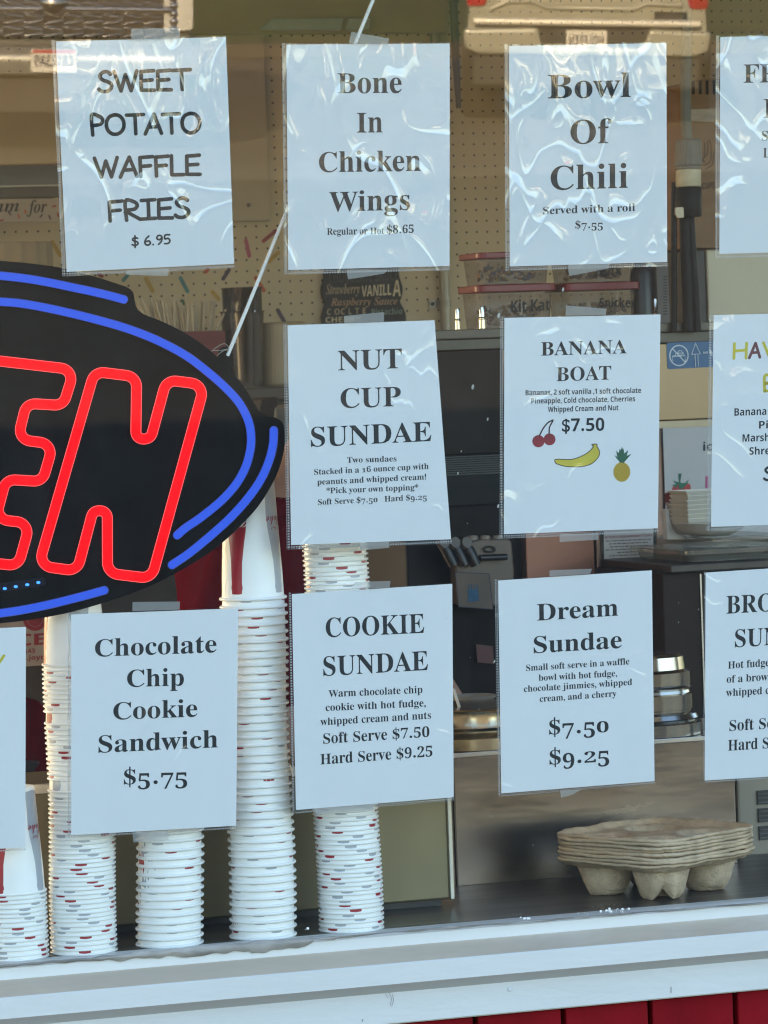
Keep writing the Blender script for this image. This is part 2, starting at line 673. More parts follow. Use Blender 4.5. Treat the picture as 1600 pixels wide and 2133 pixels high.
floor_m = M('floor_tile', (0.42, 0.31, 0.20), rough=0.5, var=0.2, scale=5)
ceil_m = M('ceiling_paint', (0.62, 0.56, 0.46), rough=0.8, var=0.05, scale=3)
caulk_m = M('caulk', (0.27, 0.25, 0.22), rough=0.5, var=0.4, scale=40, bump=0.0015, bscale=120, stretch=(0.35, 1, 1))
speck_m = M('dried_drop', (0.42, 0.40, 0.36), rough=0.6, var=0.2, scale=30)
fleck_m = M('white_paint_fleck', (0.8, 0.8, 0.78), rough=0.6, var=0.05, scale=30)

stand = thing('snack_stand', 'red board snack stand with a white window ledge and one long leaning window', 'building', (1.7, 0.0, 0.0))

# profile of the ledge under the window, taken where the photo shows it (x = 800)
zf0 = og(800, 1943, 0).z                 # foot of the glass
zf1 = og(800, 1973, -0.012).z            # foot of the upright white band
Yf = og(800, 1973, -0.012).y
Yl = Yf - 0.060
zl = at(800, 2012, Yl).z                 # front edge of the sloping ledge
zb = at(800, 2052, Yl).z                 # bottom of its front face
Yu = Yl + 0.022
zu = at(800, 2069, Yu).z                 # back of the undercut
zd = at(800, 2133, Yu).z                 # bottom of the lower white board
prof = [(Yf + 0.03, zf0 + 0.002), (Yf + 0.004, zf0), (Yf, zf0 - 0.003), (Yf - 0.001, zf1), (Yl + 0.002, zl + 0.002), (Yl, zl), (Yl, zb), (Yl + 0.003, zb - 0.002), (Yu, zu), (Yu, zd), (Yu + 0.02, zd), (Yu + 0.02, zd - 0.005), (Yf + 0.10, zd - 0.005), (Yf + 0.10, ZC - 0.03), (Yf + 0.03, ZC - 0.03)]
def ledge(names_mats):
    n = len(prof)
    mb = MB()
    vs = [(XL, y, z) for y, z in prof] + [(XR, y, z) for y, z in prof]
    for i in range(n):
        j = (i + 1) % n
        mb.cur = 1 if i == 3 else 0
        mb.add([vs[i], vs[j], vs[j + n], vs[i + n]], [(0, 1, 2, 3)])
    mb.cur = 0
    mb.add(vs, [tuple(range(n)), tuple(range(2 * n - 1, n - 1, -1))])
    return mb
ledge(None).build('window_ledge', [white_trim, sill_dirty], stand)

# red boards with dark gaps below the ledge
mb = MB()
Yr = Yu + 0.024
x = at(990, 2120, Yr).x - 0.122 * 34
while x < XR:
    mb.box(x + 0.0035, x + 0.1185, Yr + random.uniform(-0.0012, 0.0012), Yr + 0.018, 0.10, zd - 0.006)
    x += 0.122
mb.build('red_boards', red_board, stand, bevel=0.002)
mb = MB()
mb.box(XL, XR, Yr + 0.0185, Yr + 0.07, 0.10, zd - 0.008)
mb.build('board_backing', M('dark_gap', (0.05, 0.008, 0.01), rough=0.9), stand)
ztop = 2.35
ytop = og(800, 1000, 0).y - (ztop - og(800, 1000, 0).z) * math.tan(TILT)
def smear(nt):
    c = obj_coord(nt, (3.0, 1.0, 0.7))
    a = ramp(nt, noise_tex(nt, c, 4.0, 6.0, 0.65, 0.8), [(0.50, (0, 0, 0)), (0.75, (1, 1, 1))])
    return math_node(nt, 'MULTIPLY', a, 0.016)
# glass, frame, wall over the window, side walls, roof
mb = MB()
a = GP + GUP * ((zf0 + 0.001 - 1.6) / GUP.z)
b = GP + GUP * ((ztop - 1.6) / GUP.z)
mb.quad((0.5, a.y, a.z), (5.2, a.y, a.z), (5.2, b.y, b.z), (0.5, b.y, b.z))
glass = mb.build('window_pane', clear_mat('window_glass', f0=0.09, tint=(0.97, 0.985, 0.975), haze=smear, haze_col=(0.6, 0.58, 0.54)), stand)
mb = MB()
for k in range(13):
    fx = random.choice([(942, 985, 600, 700), (930, 1040, 760, 1120), (930, 1035, 1150, 1480), (1380, 1465, 1200, 1400), (960, 1500, 1690, 1860), (470, 560, 640, 790)])
    px, py = random.uniform(fx[0], fx[1]), random.uniform(fx[2], fx[3])
    r = random.choice((0.5, 0.6, 0.8, 1.1, 1.6))
    e = random.uniform(1.0, 2.2)
    mb = MB()
    mb.add([og(px + r * math.cos(t) - 0.3 * r * e * math.sin(t), py + r * e * math.sin(t), 0.0006) for t in [i * 0.7854 for i in range(8)]], [tuple(range(8))])
    mb.build('paint_speck', speck_m, glass)
for (px, py, r) in ((985, 806, 4), (1016, 873, 2.6), (1039, 657, 4), (1173, 603, 3.2), (961, 940, 1.6), (954, 986, 2.2), (1038, 1054, 3)):
    mb = MB()
    mb.add([og(px + 0.7 * r * math.cos(t) - 0.2 * r * math.sin(t), py + r * 1.4 * math.sin(t), 0.0006) for t in [i * 0.7854 for i in range(8)]], [tuple(range(8))])
    mb.build('paint_speck', speck_m, glass)
mb = MB()
mb.box(XL, 0.5, ytop - 0.06, 0.12, 0.10, ztop)
mb.box(5.2, XR, ytop - 0.06, 0.12, 0.10, ztop)
mb.box(XL, XR, ytop - 0.06, 0.12, ztop, ZR + 0.25)
mb.build('front_wall', wall_white, stand)
mb = MB()
mb.box(XL - 0.12, XL, Yf + 0.1, 4.9, 0, 0.9); mb.box(XL - 0.12, XL, Yf + 0.1, 4.9, 2.25, ZR + 0.25)
mb.box(XL - 0.12, XL, Yf + 0.1, 0.5, 0.9, 2.25); mb.box(XL - 0.12, XL, 3.6, 4.9, 0.9, 2.25)  # unseen opening added in this wall to light the room
mb.build('side_wall', wall_white, stand)
mb = MB()
mb.box(XR, XR + 0.12, Yf + 0.1, 4.9, 0, 0.9); mb.box(XR, XR + 0.12, Yf + 0.1, 4.9, 2.25, ZR + 0.25)
mb.box(XR, XR + 0.12, Yf + 0.1, 0.6, 0.9, 2.25); mb.box(XR, XR + 0.12, 3.4, 4.9, 0.9, 2.25)  # opposite unseen opening, likewise added for light inside
mb.build('side_wall', wall_white, stand)
mb = MB(); mb.box(0.30, XR, YB + 0.02, YB + 0.12, 0, ZR); mb.box(XL, -1.25, YB + 0.02, YB + 0.12, 0, ZR); mb.box(-1.25, 0.30, YB + 0.02, YB + 0.12, 2.2, ZR)  # unseen doorway gap added to let warm sun into the room
mb.build('back_wall', wall_white, stand)
mb = MB(); mb.box(XL, XR, Yf + 0.11, YB + 0.02, -0.02, 0.006)
mb.build('floor', floor_m, stand)
mb = MB(); mb.box(XL, XR, 0.12, YB + 0.02, ZR - 0.02, ZR)
mb.build('ceiling', ceil_m, stand)
mb = MB()
mb.add([(XL - 0.5, -0.75, 2.98), (XR + 0.5, -0.75, 2.98), (XR + 0.5, 5.2, 3.75), (XL - 0.5, 5.2, 3.75), (XL - 0.5, -0.75, 3.14), (XR + 0.5, -0.75, 3.14), (XR + 0.5, 5.2, 3.92), (XL - 0.5, 5.2, 3.92)],
       [(0, 3, 2, 1), (4, 5, 6, 7), (0, 1, 5, 4), (1, 2, 6, 5), (2, 3, 7, 6), (3, 0, 4, 7)])
mb.build('roof', roof_m, stand)
mb = MB(); mb.box(XL - 0.5, XR + 0.5, -0.82, -0.755, 2.90, 3.62)
mb.build('added_shade_board', wall_white, stand)  # unseen board added to lengthen the stand's shadow on the lot

# pegboard: holes one inch apart, in its own material
peg_m, nt, out = new_mat('pegboard')
pr = nt.nodes.new('ShaderNodeBsdfPrincipled')
tc = nt.nodes.new('ShaderNodeTexCoord')
sp = nt.nodes.new('ShaderNodeSeparateXYZ')
nt.links.new(tc.outputs['Object'], sp.inputs[0])
h0 = at(889.1, 577.6, YB) - ABS[stand.name]
PITCH_H = 0.0254
def cell(sock, off):
    q = math_node(nt, 'MULTIPLY_ADD', sock, 1 / PITCH_H, -off / PITCH_H + 0.5 + 400)
    q = math_node(nt, 'FRACT', q)
    q = math_node(nt, 'SUBTRACT', q, 0.5)
    return math_node(nt, 'POWER', math_node(nt, 'ABSOLUTE', q), 2.0)
d2 = math_node(nt, 'ADD', cell(sp.outputs[0], h0.x), cell(sp.outputs[2], h0.z))
hole = math_node(nt, 'LESS_THAN', d2, 0.098 ** 2)
bn = ramp(nt, noise_tex(nt, tc.outputs['Object'], 3.0), [(0.3, (0.60, 0.495, 0.33)), (0.7, (0.66, 0.54, 0.365))])
nt.links.new(mix_col(nt, hole, bn, (0.012, 0.01, 0.008)), pr.inputs['Base Color'])
pr.inputs['Roughness'].default_value = 0.55
nt.links.new(pr.outputs[0], out.inputs['Surface'])
mb = MB(); mb.box(0.96, XR - 0.01, YB, YB + 0.018, 0.5, ZR - 0.03)
mb.build('pegboard', peg_m, stand)
# plain beam over the pegboard
beam_m = M('beam_paint', (0.34, 0.275, 0.175), rough=0.5, var=0.08, scale=4)
zs = at(600, 69, YB - 0.05).z
xbe = at(936, 40, YB - 0.05).x
mb = MB(); mb.box(0.96, xbe, YB - 0.05, YB - 0.001, zs, ZR - 0.03)
mb.build('beam', beam_m, stand, bevel=0.003)

# smeared caulk along the foot of the glass
mb = MB()
def caulk_fn(u, v):
    px = -30 + 1660 * u
    base = 2017 - 0.0862 * px if px < 900 else 2017 - 0.0862 * 900 - 0.0795 * (px - 900)
    nn = mnoise.noise((px * 0.013, 3.1, v * 2.0))
    n2 = mnoise.noise((px * 0.04, 7.7, v * 1.5))
    thick = 3.2 + 2.2 * nn + 1.3 * n2
    if 180 < px < 650:
        thick += 5.5 * math.sin((px - 180) / 470 * math.pi) + 3.0 * n2
    if 520 < px < 650:
        thick += 4.0
    if px > 700:
        thick *= 0.55
    y = base - 5 + (v - 0.25) * 2.2 * thick + 1.5 * nn
    return og(px, y, -0.014 - 0.003 * math.sin(v * math.pi))
mb.grid(caulk_fn, 320, 6)
mb.build('caulk_bead', caulk_m, stand, smooth=60)
mb = MB()
for (cx, cyy, n, sx, sy) in ((1085, 1913, 9, 14, 2.5), (1270, 1898, 13, 26, 2.5), (1215, 1903, 4, 12, 1.5), (640, 1937, 2, 4, 5), (1305, 1893, 6, 30, 2)):
    for k in range(n):
        px, py = cx + random.gauss(0, sx * 0.5), cyy + random.gauss(0, sy * 0.5)
        r = random.choice((0.8, 1.0, 1.3, 1.8, 3.4))
        c = og(px, py, -0.014)
        rr = r * 0.00062
        mb = MB()
        mb.lathe([(0.0, rr * 0.8), (rr * 0.7, rr * 0.5), (rr, 0), (rr * 0.7, -rr * 0.5), (0, -rr * 0.8)], c, 7, axis=(random.uniform(-0.3, 0.3), -1, random.uniform(-0.3, 0.3)))
        mb.build('paint_crumb', fleck_m, stand, smooth=60)
# scuffs and nail heads on the white boards
mb = MB()
dark = M('scuff', (0.12, 0.12, 0.12), rough=0.7)
def scuff(pts, w=0.5):
    mb = MB()
    vs, fs = ribbon2d(pts, w)
    mb.add([at(v.x, v.y, Yu - 0.0006) for v in vs], fs)
    mb.build('scuff_mark', dark, stand)
scuff([(1398, 2056), (1398, 2068)], 0.7)
scuff([(818, 2072), (820, 2084), (816, 2096)], 0.4)
scuff([(810, 2068), (816, 2080), (813, 2094)], 0.35)
scuff([(803, 2070), (808, 2079)], 0.3)
scuff([(755, 2128), (756, 2123)], 0.6)
nail_m = M('nail_paint', (0.55, 0.56, 0.57), rough=0.4)
for (px, py) in ((1062, 2061), (247, 2112)):
    c = at(px, py, Yu - 0.001)
    mb = MB()
    mb.lathe([(0.0, 0.0008), (0.0022, 0.0006), (0.0030, -0.0006)], c, 12, axis=(0, -1, 0))
    mb.build('nail_head', nail_m, stand, smooth=50)

# inside counter that carries the cups
steel_dark = M('dark_steel', (0.085, 0.075, 0.066), rough=0.35, metal=0.4, var=0.2, scale=9, stretch=(0.3, 3, 1), rvar=0.1)
mb = MB(); mb.box(XL + 0.02, XR - 0.02, Yf + 0.035, 0.62, ZC - 0.03, ZC)
mb.box(XL + 0.02, XR - 0.02, 0.55, 0.60, 0.006, ZC - 0.03)
cnt = mb.build('window_counter', steel_dark, None, bevel=0.004, origin=(1.7, 0.35, 0.006))
tag(cnt, 'dark steel counter along the inside of the window', 'counter')
# ------------------------------------------------------------------ menu sheets taped inside the glass
paper_m = M('white_paper', (0.86, 0.855, 0.85), rough=0.75, var=0.015, scale=6)
ink = M('black_ink', (0.010, 0.010, 0.011), rough=0.7, var=0.05)
ink_yellow = M('yellow_ink', (0.62, 0.52, 0.03), rough=0.6, var=0.05)
ink_maroon = M('maroon_ink', (0.13, 0.02, 0.03), rough=0.6, var=0.05)
tape_m = clear_mat('cloudy_tape', f0=0.06, rough=0.35, haze=0.34, haze_col=(0.55, 0.55, 0.53))
def crease(strength, seed, lo, hi):
    def fn(nt):
        tc = nt.nodes.new('ShaderNodeTexCoord')
        geo = nt.nodes.new('ShaderNodeNewGeometry')
        def coords(rot, sc, loc):
            mp = nt.nodes.new('ShaderNodeMapping')
            mp.inputs['Location'].default_value = loc
            mp.inputs['Rotation'].default_value = (0, rot, 0)
            mp.inputs['Scale'].default_value = sc
            nt.links.new(geo.outputs['Position'], mp.inputs[0])
            return mp.outputs[0]
        def ridge(co, scale, fac, power, dist):
            n = noise_tex(nt, co, scale, 1.0, 0.4, dist)
            r = math_node(nt, 'ABSOLUTE', math_node(nt, 'SUBTRACT', n, 0.5))
            return math_node(nt, 'POWER', math_node(nt, 'SUBTRACT', 1.0, math_node(nt, 'MULTIPLY', r, fac, clamp=True)), power)
        c1 = coords(0.5, (1.0, 1.0, 0.5), (seed, 0, seed * 0.37))
        c2 = coords(-0.7, (1.0, 1.0, 0.6), (seed * 2.1, 0, seed))
        c3 = coords(0.2, (1.0, 1.0, 1.0), (seed * 0.7, 0, seed * 1.9))
        m1 = ramp(nt, noise_tex(nt, c3, 7.0, 1.5), [(lo, (0, 0, 0)), (hi, (1, 1, 1))])
        m2 = ramp(nt, noise_tex(nt, c2, 9.0, 1.5), [(lo, (0, 0, 0)), (hi, (1, 1, 1))])
        m3 = ramp(nt, noise_tex(nt, c1, 26.0, 0.5), [(0.60, (0, 0, 0)), (0.68, (1, 1, 1))])
        h = math_node(nt, 'MULTIPLY', ridge(c1, 7.0, 11.0, 4.0, 0.9), m1)
        h = math_node(nt, 'ADD', h, math_node(nt, 'MULTIPLY', math_node(nt, 'MULTIPLY', ridge(c2, 13.0, 8.0, 4.0, 1.2), m2), 0.8))
        h = math_node(nt, 'ADD', h, math_node(nt, 'MULTIPLY', math_node(nt, 'MULTIPLY', m3, m1), 0.9))
        h = math_node(nt, 'ADD', h, math_node(nt, 'MULTIPLY', noise_tex(nt, c3, 5.0, 2.0, 0.5, 0.3), 1.6))
        b = nt.nodes.new('ShaderNodeBump')
        b.inputs['Strength'].default_value = 1.0
        b.inputs['Distance'].default_value = strength
        nt.links.new(h, b.inputs['Height'])
        return b.outputs[0]
    return fn
sleeve_crinkled = clear_mat('crinkled_sleeve', f0=0.10, rough=0.01, haze=0.004, bump_fn=crease(0.0013, 1.3, 0.40, 0.56))
sleeve_smooth = clear_mat('smooth_sleeve', f0=0.07, rough=0.012, haze=0.004, bump_fn=crease(0.0010, 4.1, 0.53, 0.62))
sleeve_mid = clear_mat('creased_sleeve', f0=0.075, rough=0.012, haze=0.004, bump_fn=crease(0.0012, 8.3, 0.47, 0.58))

def dots(nt):
    tc = nt.nodes.new('ShaderNodeTexCoord')
    sp = nt.nodes.new('ShaderNodeSeparateXYZ')
    nt.links.new(tc.outputs['Object'], sp.inputs[0])
    a = math_node(nt, 'FRACT', math_node(nt, 'MULTIPLY', sp.outputs[2], 1 / 0.0034))
    b = math_node(nt, 'FRACT', math_node(nt, 'MULTIPLY', sp.outputs[0], 1 / 0.0034))
    k = math_node(nt, 'MULTIPLY', math_node(nt, 'GREATER_THAN', a, 0.45), math_node(nt, 'GREATER_THAN', b, 0.4))
    return math_node(nt, 'MULTIPLY_ADD', k, 0.45, 0.12)
seam_m = clear_mat('welded_seam', f0=0.12, rough=0.12, haze=dots, haze_col=(0.72, 0.70, 0.68))

def bil(c, u, v):
    a = (c[0][0] + (c[1][0] - c[0][0]) * u, c[0][1] + (c[1][1] - c[0][1]) * u)
    b = (c[3][0] + (c[2][0] - c[3][0]) * u, c[3][1] + (c[2][1] - c[3][1]) * u)
    return (a[0] + (b[0] - a[0]) * v, a[1] + (b[1] - a[1]) * v)

D_PAPER, D_INK, D_SLEEVE, D_TAPE = 0.0052, 0.0050, 0.0030, 0.0014

def menu_sign(label, corners, lines, margins=(9, 3, 1, 9), tapes=(), mat=None, extra=None, group='menu sheets taped to the window'):
    mat = mat or sleeve_smooth
    c = corners
    bl = og(*bil(c, 0.5, 1.0), D_PAPER)
    root = thing('menu_sign', label, 'sign', bl, group)
    mb = MB()
    mb.grid(lambda u, v: og(*bil(c, u, v), D_PAPER), 6, 8)
    mb.build('paper', paper_m, root)
    up = Vector((c[0][0] - c[3][0], c[0][1] - c[3][1])).normalized()
    up = (up.x, up.y)
    for ln in lines:
        part, text, style, p0, p1, cap = ln[:6]
        col = ln[6] if len(ln) > 6 else ink
        mb = MB()
        if style == 'brush':
            brush_px(mb, text, p0, p1, cap, lambda x, y, n=0: og(x, y, D_INK - 0.00002 * n), up)
        else:
            text_px(mb, text, style, p0, p1, cap, lambda x, y: og(x, y, D_INK), up)
        mb.build(part, col, root)
    l, t, r, b = margins
    s = [(c[0][0] - l, c[0][1] - t), (c[1][0] + r, c[1][1] - t), (c[2][0] + r, c[2][1] + b), (c[3][0] - l, c[3][1] + b)]
    sd = random.uniform(0, 50)
    def sl(u, v):
        w = mnoise.noise((u * 2.6 + sd, v * 3.4, 0.5)) * 0.0007 + mnoise.noise((u * 6 + sd, v * 8, 2.5)) * 0.0003
        return og(*bil(s, u, v), D_SLEEVE + w)
    mb = MB(); mb.grid(sl, 30, 40)
    mb.build('plastic_sleeve', mat, root, smooth=80)
    mb = MB()
    sl_ = [(s[0][0], s[0][1]), (s[0][0] + l - 2, s[0][1]), (s[3][0] + l - 2, s[3][1]), (s[3][0], s[3][1])]
    mb.grid(lambda u, v: og(*bil(sl_, u, v), D_SLEEVE + 0.0012), 1, 12)
    mb.build('welded_edge', seam_m, root)
    mb = MB()
    sb_ = [(s[3][0] + l, s[3][1] - b + 2), (s[2][0], s[2][1] - b + 2), (s[2][0], s[2][1]), (s[3][0] + l, s[3][1])]
    mb.grid(lambda u, v: og(*bil(sb_, u, v), D_SLEEVE + 0.0012), 12, 1)
    mb.build('welded_edge', seam_m, root)
    for tp in tapes:
        mb = MB(); mb.grid(lambda u, v: og(*bil(tp, u, v), D_TAPE), 4, 2)
        mb.build('tape', tape_m, root)
    if extra:
        extra(root)
    return root

H, T_, P_ = 'heading', 'description', 'price'
menu_sign('crinkled sheet reading SWEET POTATO WAFFLE FRIES in brush capitals',
    [(116.3, 86.2), (470.7, 76.9), (487.5, 549.4), (138.8, 566.3)],
    [(H, 'SWEET', 'brush', (206.2, 192), (398.2, 186.4), 43), (H, 'POTATO', 'brush', (192, 281.2), (417, 276.7), 42),
     (H, 'WAFFLE', 'brush', (198.7, 370.5), (417, 363.7), 42), (H, 'FRIES', 'brush', (229.5, 460.4), (393.7, 453), 42),
     (P_, '$ 6.95', 'brush', (275.6, 513), (354.4, 508), 20)],
    tapes=[[(273, 60), (375, 58), (375, 81), (274, 83)], [(264, 563), (352, 560), (350, 575), (262, 572)]], mat=sleeve_crinkled)
menu_sign('crinkled sheet reading Bone In Chicken Wings in serif letters',
    [(596.4, 92.6), (937, 90.4), (936.4, 554), (600.6, 562.3)],
    [(H, 'Bone', 'serif', (703.7, 194), (836.9, 193.4), 42), (H, 'In', 'serif', (743.6, 276.2), (797.2, 275.6), 42),
     (H, 'Chicken', 'serif', (664.7, 358.5), (876.9, 355.9), 42), (H, 'Wings', 'serif', (685.8, 440.4), (854.1, 437), 41),
     (T_, 'Regular or Hot', 'serif', (681.2, 489.1), (800.5, 487.5), 14), (P_, '$8.65', 'serif', (806, 486.5), (862, 485), 17)],
    tapes=[[(732, 66), (811, 80), (808, 93), (727, 90)], [(722, 563), (808, 562), (800, 570), (725, 582)]], mat=sleeve_crinkled)
menu_sign('crinkled sheet reading Bowl Of Chili, served with a roll',
    [(1060, 95.6), (1388, 89.3), (1390, 545.6), (1061.9, 555)],
    [(H, 'Bowl', 'georgia', (1141.4, 205), (1313.8, 201.7), 50), (H, 'Of', 'georgia', (1188.6, 299.5), (1274.5, 298), 50),
     (H, 'Chili', 'georgia', (1147.4, 395.6), (1308.2, 391), 50), (T_, 'Served with a roll', 'georgia', (1131.2, 446.2), (1323.2, 439.5), 15.5),
     (P_, '$7.55', 'georgia', (1198.7, 476), (1256, 475), 16)],
    tapes=[[(1182.6, 551), (1270, 549), (1268, 559), (1186, 575)]], mat=sleeve_crinkled)
menu_sign('sheet with a curled right edge reading NUT CUP SUNDAE',
    [(599, 677.6), (905.2, 667.1), (939.7, 1123.3), (606.5, 1135.3)],
    [(H, 'NUT', 'georgia', (704.7, 771.5), (837.6, 766.7), 41.5), (H, 'CUP', 'georgia', (710, 850), (835.5, 845.6), 41),
     (H, 'SUNDAE', 'georgia', (648, 930.5), (899, 918.6), 41), (T_, 'Two sundaes', 'georgia', (723, 964), (826.2, 961), 11.8),
     (T_, 'Stacked in a 16 ounce cup with', 'georgia', (654.5, 989), (893, 976.8), 12), (T_, 'peanuts and whipped cream!', 'georgia', (661, 1009.8), (887.7, 998.7), 12),
     (T_, '*Pick your own topping*', 'georgia', (680, 1028), (871.5, 1020.6), 12), (P_, 'Soft Serve $7.50   Hard $9.25', 'georgia', (662.6, 1051.8), (889.2, 1040.7), 12)],
    tapes=[[(717, 658), (800, 650), (800, 670), (717, 673)], [(750, 1131), (811, 1127), (811, 1141), (750, 1147)]], mat=sleeve_mid)

fruit_red = M('printed_cherry_red', (0.30, 0.02, 0.03), rough=0.6, var=0.35, scale=60)
fruit_line = M('printed_outline', (0.06, 0.015, 0.02), rough=0.6)
fruit_yellow = M('printed_banana_yellow', (0.68, 0.55, 0.05), rough=0.6, var=0.08, scale=40)
pine_m = M('printed_pineapple_yellow', (0.66, 0.44, 0.02), rough=0.6, var=0.1)
leaf_m = M('printed_leaf_green', (0.02, 0.12, 0.06), rough=0.6, var=0.3, scale=80)
def fruit(root):
    mb = MB()
    for (x, y, r) in ((1121.8, 919, 12.8), (1145, 915.2, 12.4)):
        mb.add([og(x + r * math.cos(a), y + r * math.sin(a), D_INK) for a in [i * math.pi / 12 for i in range(24)]], [tuple(range(24))])
    cher = mb.build('cherry_picture', fruit_red, root)
    mb = MB()
    for path in ([(1124, 907), (1132, 892), (1142, 880), (1152, 875)], [(1144, 903), (1145, 890), (1152, 876)]):
        vs, fs = ribbon2d([tuple(p) for p in spline(path, 5)], 1.5)
        mb.add([og(v.x, v.y, D_INK - 0.00003) for v in vs], fs)
    mb.build('stem', fruit_line, cher)
    ban = spline([(1156, 960), (1160, 956.5), (1190, 957), (1212, 950), (1228, 940), (1236, 930), (1233, 926), (1243, 925), (1244, 930), (1249, 941), (1246, 953), (1232, 966), (1210, 972), (1180, 971.5), (1160, 966)], 5, closed=True)
    mb = MB(); mb.add([og(p.x, p.y, D_INK) for p in ban], [tuple(range(len(ban)))])
    b = mb.build('banana_picture', fruit_yellow, root)
    vs, fs = ribbon2d([tuple(p) for p in ban] + [tuple(ban[0])], 0.9)
    mb = MB(); mb.add([og(v.x, v.y, D_INK - 0.00003) for v in vs], fs)
    mb.build('outline', fruit_line, b)
    mb = MB()
    mb.add([og(1295.4 + 17.5 * math.cos(a), 983 + 20.5 * math.sin(a), D_INK) for a in [i * math.pi / 14 for i in range(28)]], [tuple(range(28))])
    p = mb.build('pineapple_picture', pine_m, root)
    mb = MB()
    for k in range(-4, 5):
        for s in (1, -1):
            c0 = k * 7.2
            seg = []
            for q in range(-24, 25):
                xx = q
                yy = s * xx * 1.0 + c0
                if (xx / 17.5) ** 2 + (yy / 20.5) ** 2 < 1:
                    seg.append((1295.4 + xx, 983 + yy))
            if len(seg) > 2:
                vs, fs = ribbon2d([seg[0], seg[-1]], 0.55)
                mb.add([og(v.x, v.y, D_INK - 0.00003 - 0.00001 * s) for v in vs], fs)
    mb.build('lattice', M('printed_lattice', (0.2, 0.1, 0.01), rough=0.6), p)
    mb = MB()
    for i, (tx, ty) in enumerate(((1284, 938), (1291, 934), (1299, 934), (1309, 937), (1316, 945), (1280, 948), (1296, 930))):
        mb.add([og(1292.5, 964, D_INK - 0.00001 * i), og((1291 + tx) / 2 - 2.5, (958 + ty) / 2, D_INK - 0.00001 * i), og(tx, ty, D_INK - 0.00001 * i), og((1299 + tx) / 2 + 2.0, (960 + ty) / 2, D_INK - 0.00001 * i), og(1299.5, 964, D_INK - 0.00001 * i)], [(0, 1, 2, 3, 4)])
    mb.build('crown', leaf_m, p)
menu_sign('sheet reading BANANA BOAT with small cherry, banana and pineapple pictures',
    [(1050.9, 662.2), (1376, 654.8), (1370.6, 1100.4), (1049.7, 1112.8)],
    [(H, 'BANANA', 'georgia', (1127.2, 740.8), (1305.5, 735.8), 28.5), (H, 'BOAT', 'georgia', (1159.4, 794), (1273.3, 790.4), 29),
     (T_, 'Bananas, 2 soft vanilla ,1 soft chocolate', 'sans', (1095, 823.4), (1335.7, 818.3), 10.5),
     (T_, 'Pineapple, Cold chocolate, Cherries', 'sans', (1107, 840.8), (1323.3, 835.8), 10.5),
     (T_, 'Whipped Cream and Nut', 'sans', (1141.6, 858.2), (1288.4, 854.4), 10.5), (P_, '$7.50', 'sans', (1170.6, 899), (1259, 897), 26)],
    tapes=[[(1179.5, 636), (1264, 643), (1261.7, 656), (1178, 657.5)], [(1166, 1113), (1247, 1111), (1246.6, 1124.4), (1166, 1129)]], mat=sleeve_mid, extra=fruit)
menu_sign('sheet reading Chocolate Chip Cookie Sandwich in front of the cups',
    [(148, 1280), (496, 1267.2), (492, 1720), (148, 1740)],
    [(H, 'Chocolate', 'georgia', (198, 1368), (451.2, 1358.8), 36), (H, 'Chip', 'georgia', (264.8, 1431.2), (383.2, 1428), 36),
     (H, 'Cookie', 'georgia', (236, 1499.2), (411.2, 1492.8), 36), (H, 'Sandwich', 'georgia', (205.2, 1568), (454, 1556.8), 36),
     (P_, '$5.75', 'georgia', (258, 1635), (390, 1632), 33)], margins=(7, 3, 1, 6),
    tapes=[[(276, 1254), (375, 1253), (374, 1270), (276, 1273)], [(276, 1734), (350, 1731), (350, 1750), (278, 1755)]])
menu_sign('sheet reading COOKIE SUNDAE in front of the cups',
    [(607.9, 1237.7), (942.1, 1216.1), (945.2, 1660.8), (616.5, 1687.4)],
    [(H, 'COOKIE', 'serif', (679, 1327.5), (884.2, 1318.2), 40.5), (H, 'SUNDAE', 'serif', (673.8, 1408), (892, 1395.6), 40.5),
     (T_, 'Warm chocolate chip', 'serif', (684.6, 1452.2), (880.2, 1443.5), 14.5), (T_, 'cookie with hot fudge,', 'serif', (678.4, 1481.3), (887.3, 1471.4), 14.5),
     (T_, 'whipped cream and nuts', 'serif', (667.6, 1511), (898.2, 1497), 14.5), (P_, 'Soft Serve $7.50', 'serif', (673.5, 1549.4), (894.8, 1535), 21.5),
     (P_, 'Hard Serve $9.25', 'serif', (667.6, 1592.7), (901, 1575.7), 22)], margins=(7, 3, 1, 7),
    tapes=[[(739, 1212), (813.7, 1210), (812, 1224), (733, 1228)], [(655, 1684), (780, 1674), (778, 1688), (657, 1696)]])
menu_sign('sheet reading Dream Sundae with two bold prices under it',
    [(1037.8, 1209.3), (1357.9, 1187.9), (1363.7, 1627.2), (1044.4, 1652.8)],
    [(H, 'Dream', 'georgia', (1118.6, 1293), (1287.8, 1282.3), 35), (H, 'Sundae', 'georgia', (1112, 1360.7), (1295.6, 1349.6), 35),
     (T_, 'Small soft serve in a waffle', 'georgia', (1096, 1397.8), (1311.3, 1383.8), 13), (T_, 'bowl with hot fudge,', 'georgia', (1122.3, 1418.5), (1285.7, 1408.6), 13),
     (T_, 'chocolate jimmies, whipped', 'georgia', (1091.4, 1441.6), (1317, 1426.7), 13), (T_, 'cream, and a cherry', 'georgia', (1124.4, 1462.2), (1284.5, 1450.6), 13),
     (P_, '$7.50', 'georgia', (1144.2, 1531), (1268, 1525), 32), (P_, '$9.25', 'georgia', (1145, 1593.8), (1269.2, 1586), 32)], margins=(7, 3, 1, 6),
    tapes=[[(1145, 1188), (1234, 1184.6), (1229, 1195.7), (1145, 1201)], [(1167, 1647), (1212, 1644), (1196, 1654), (1169, 1662)]])
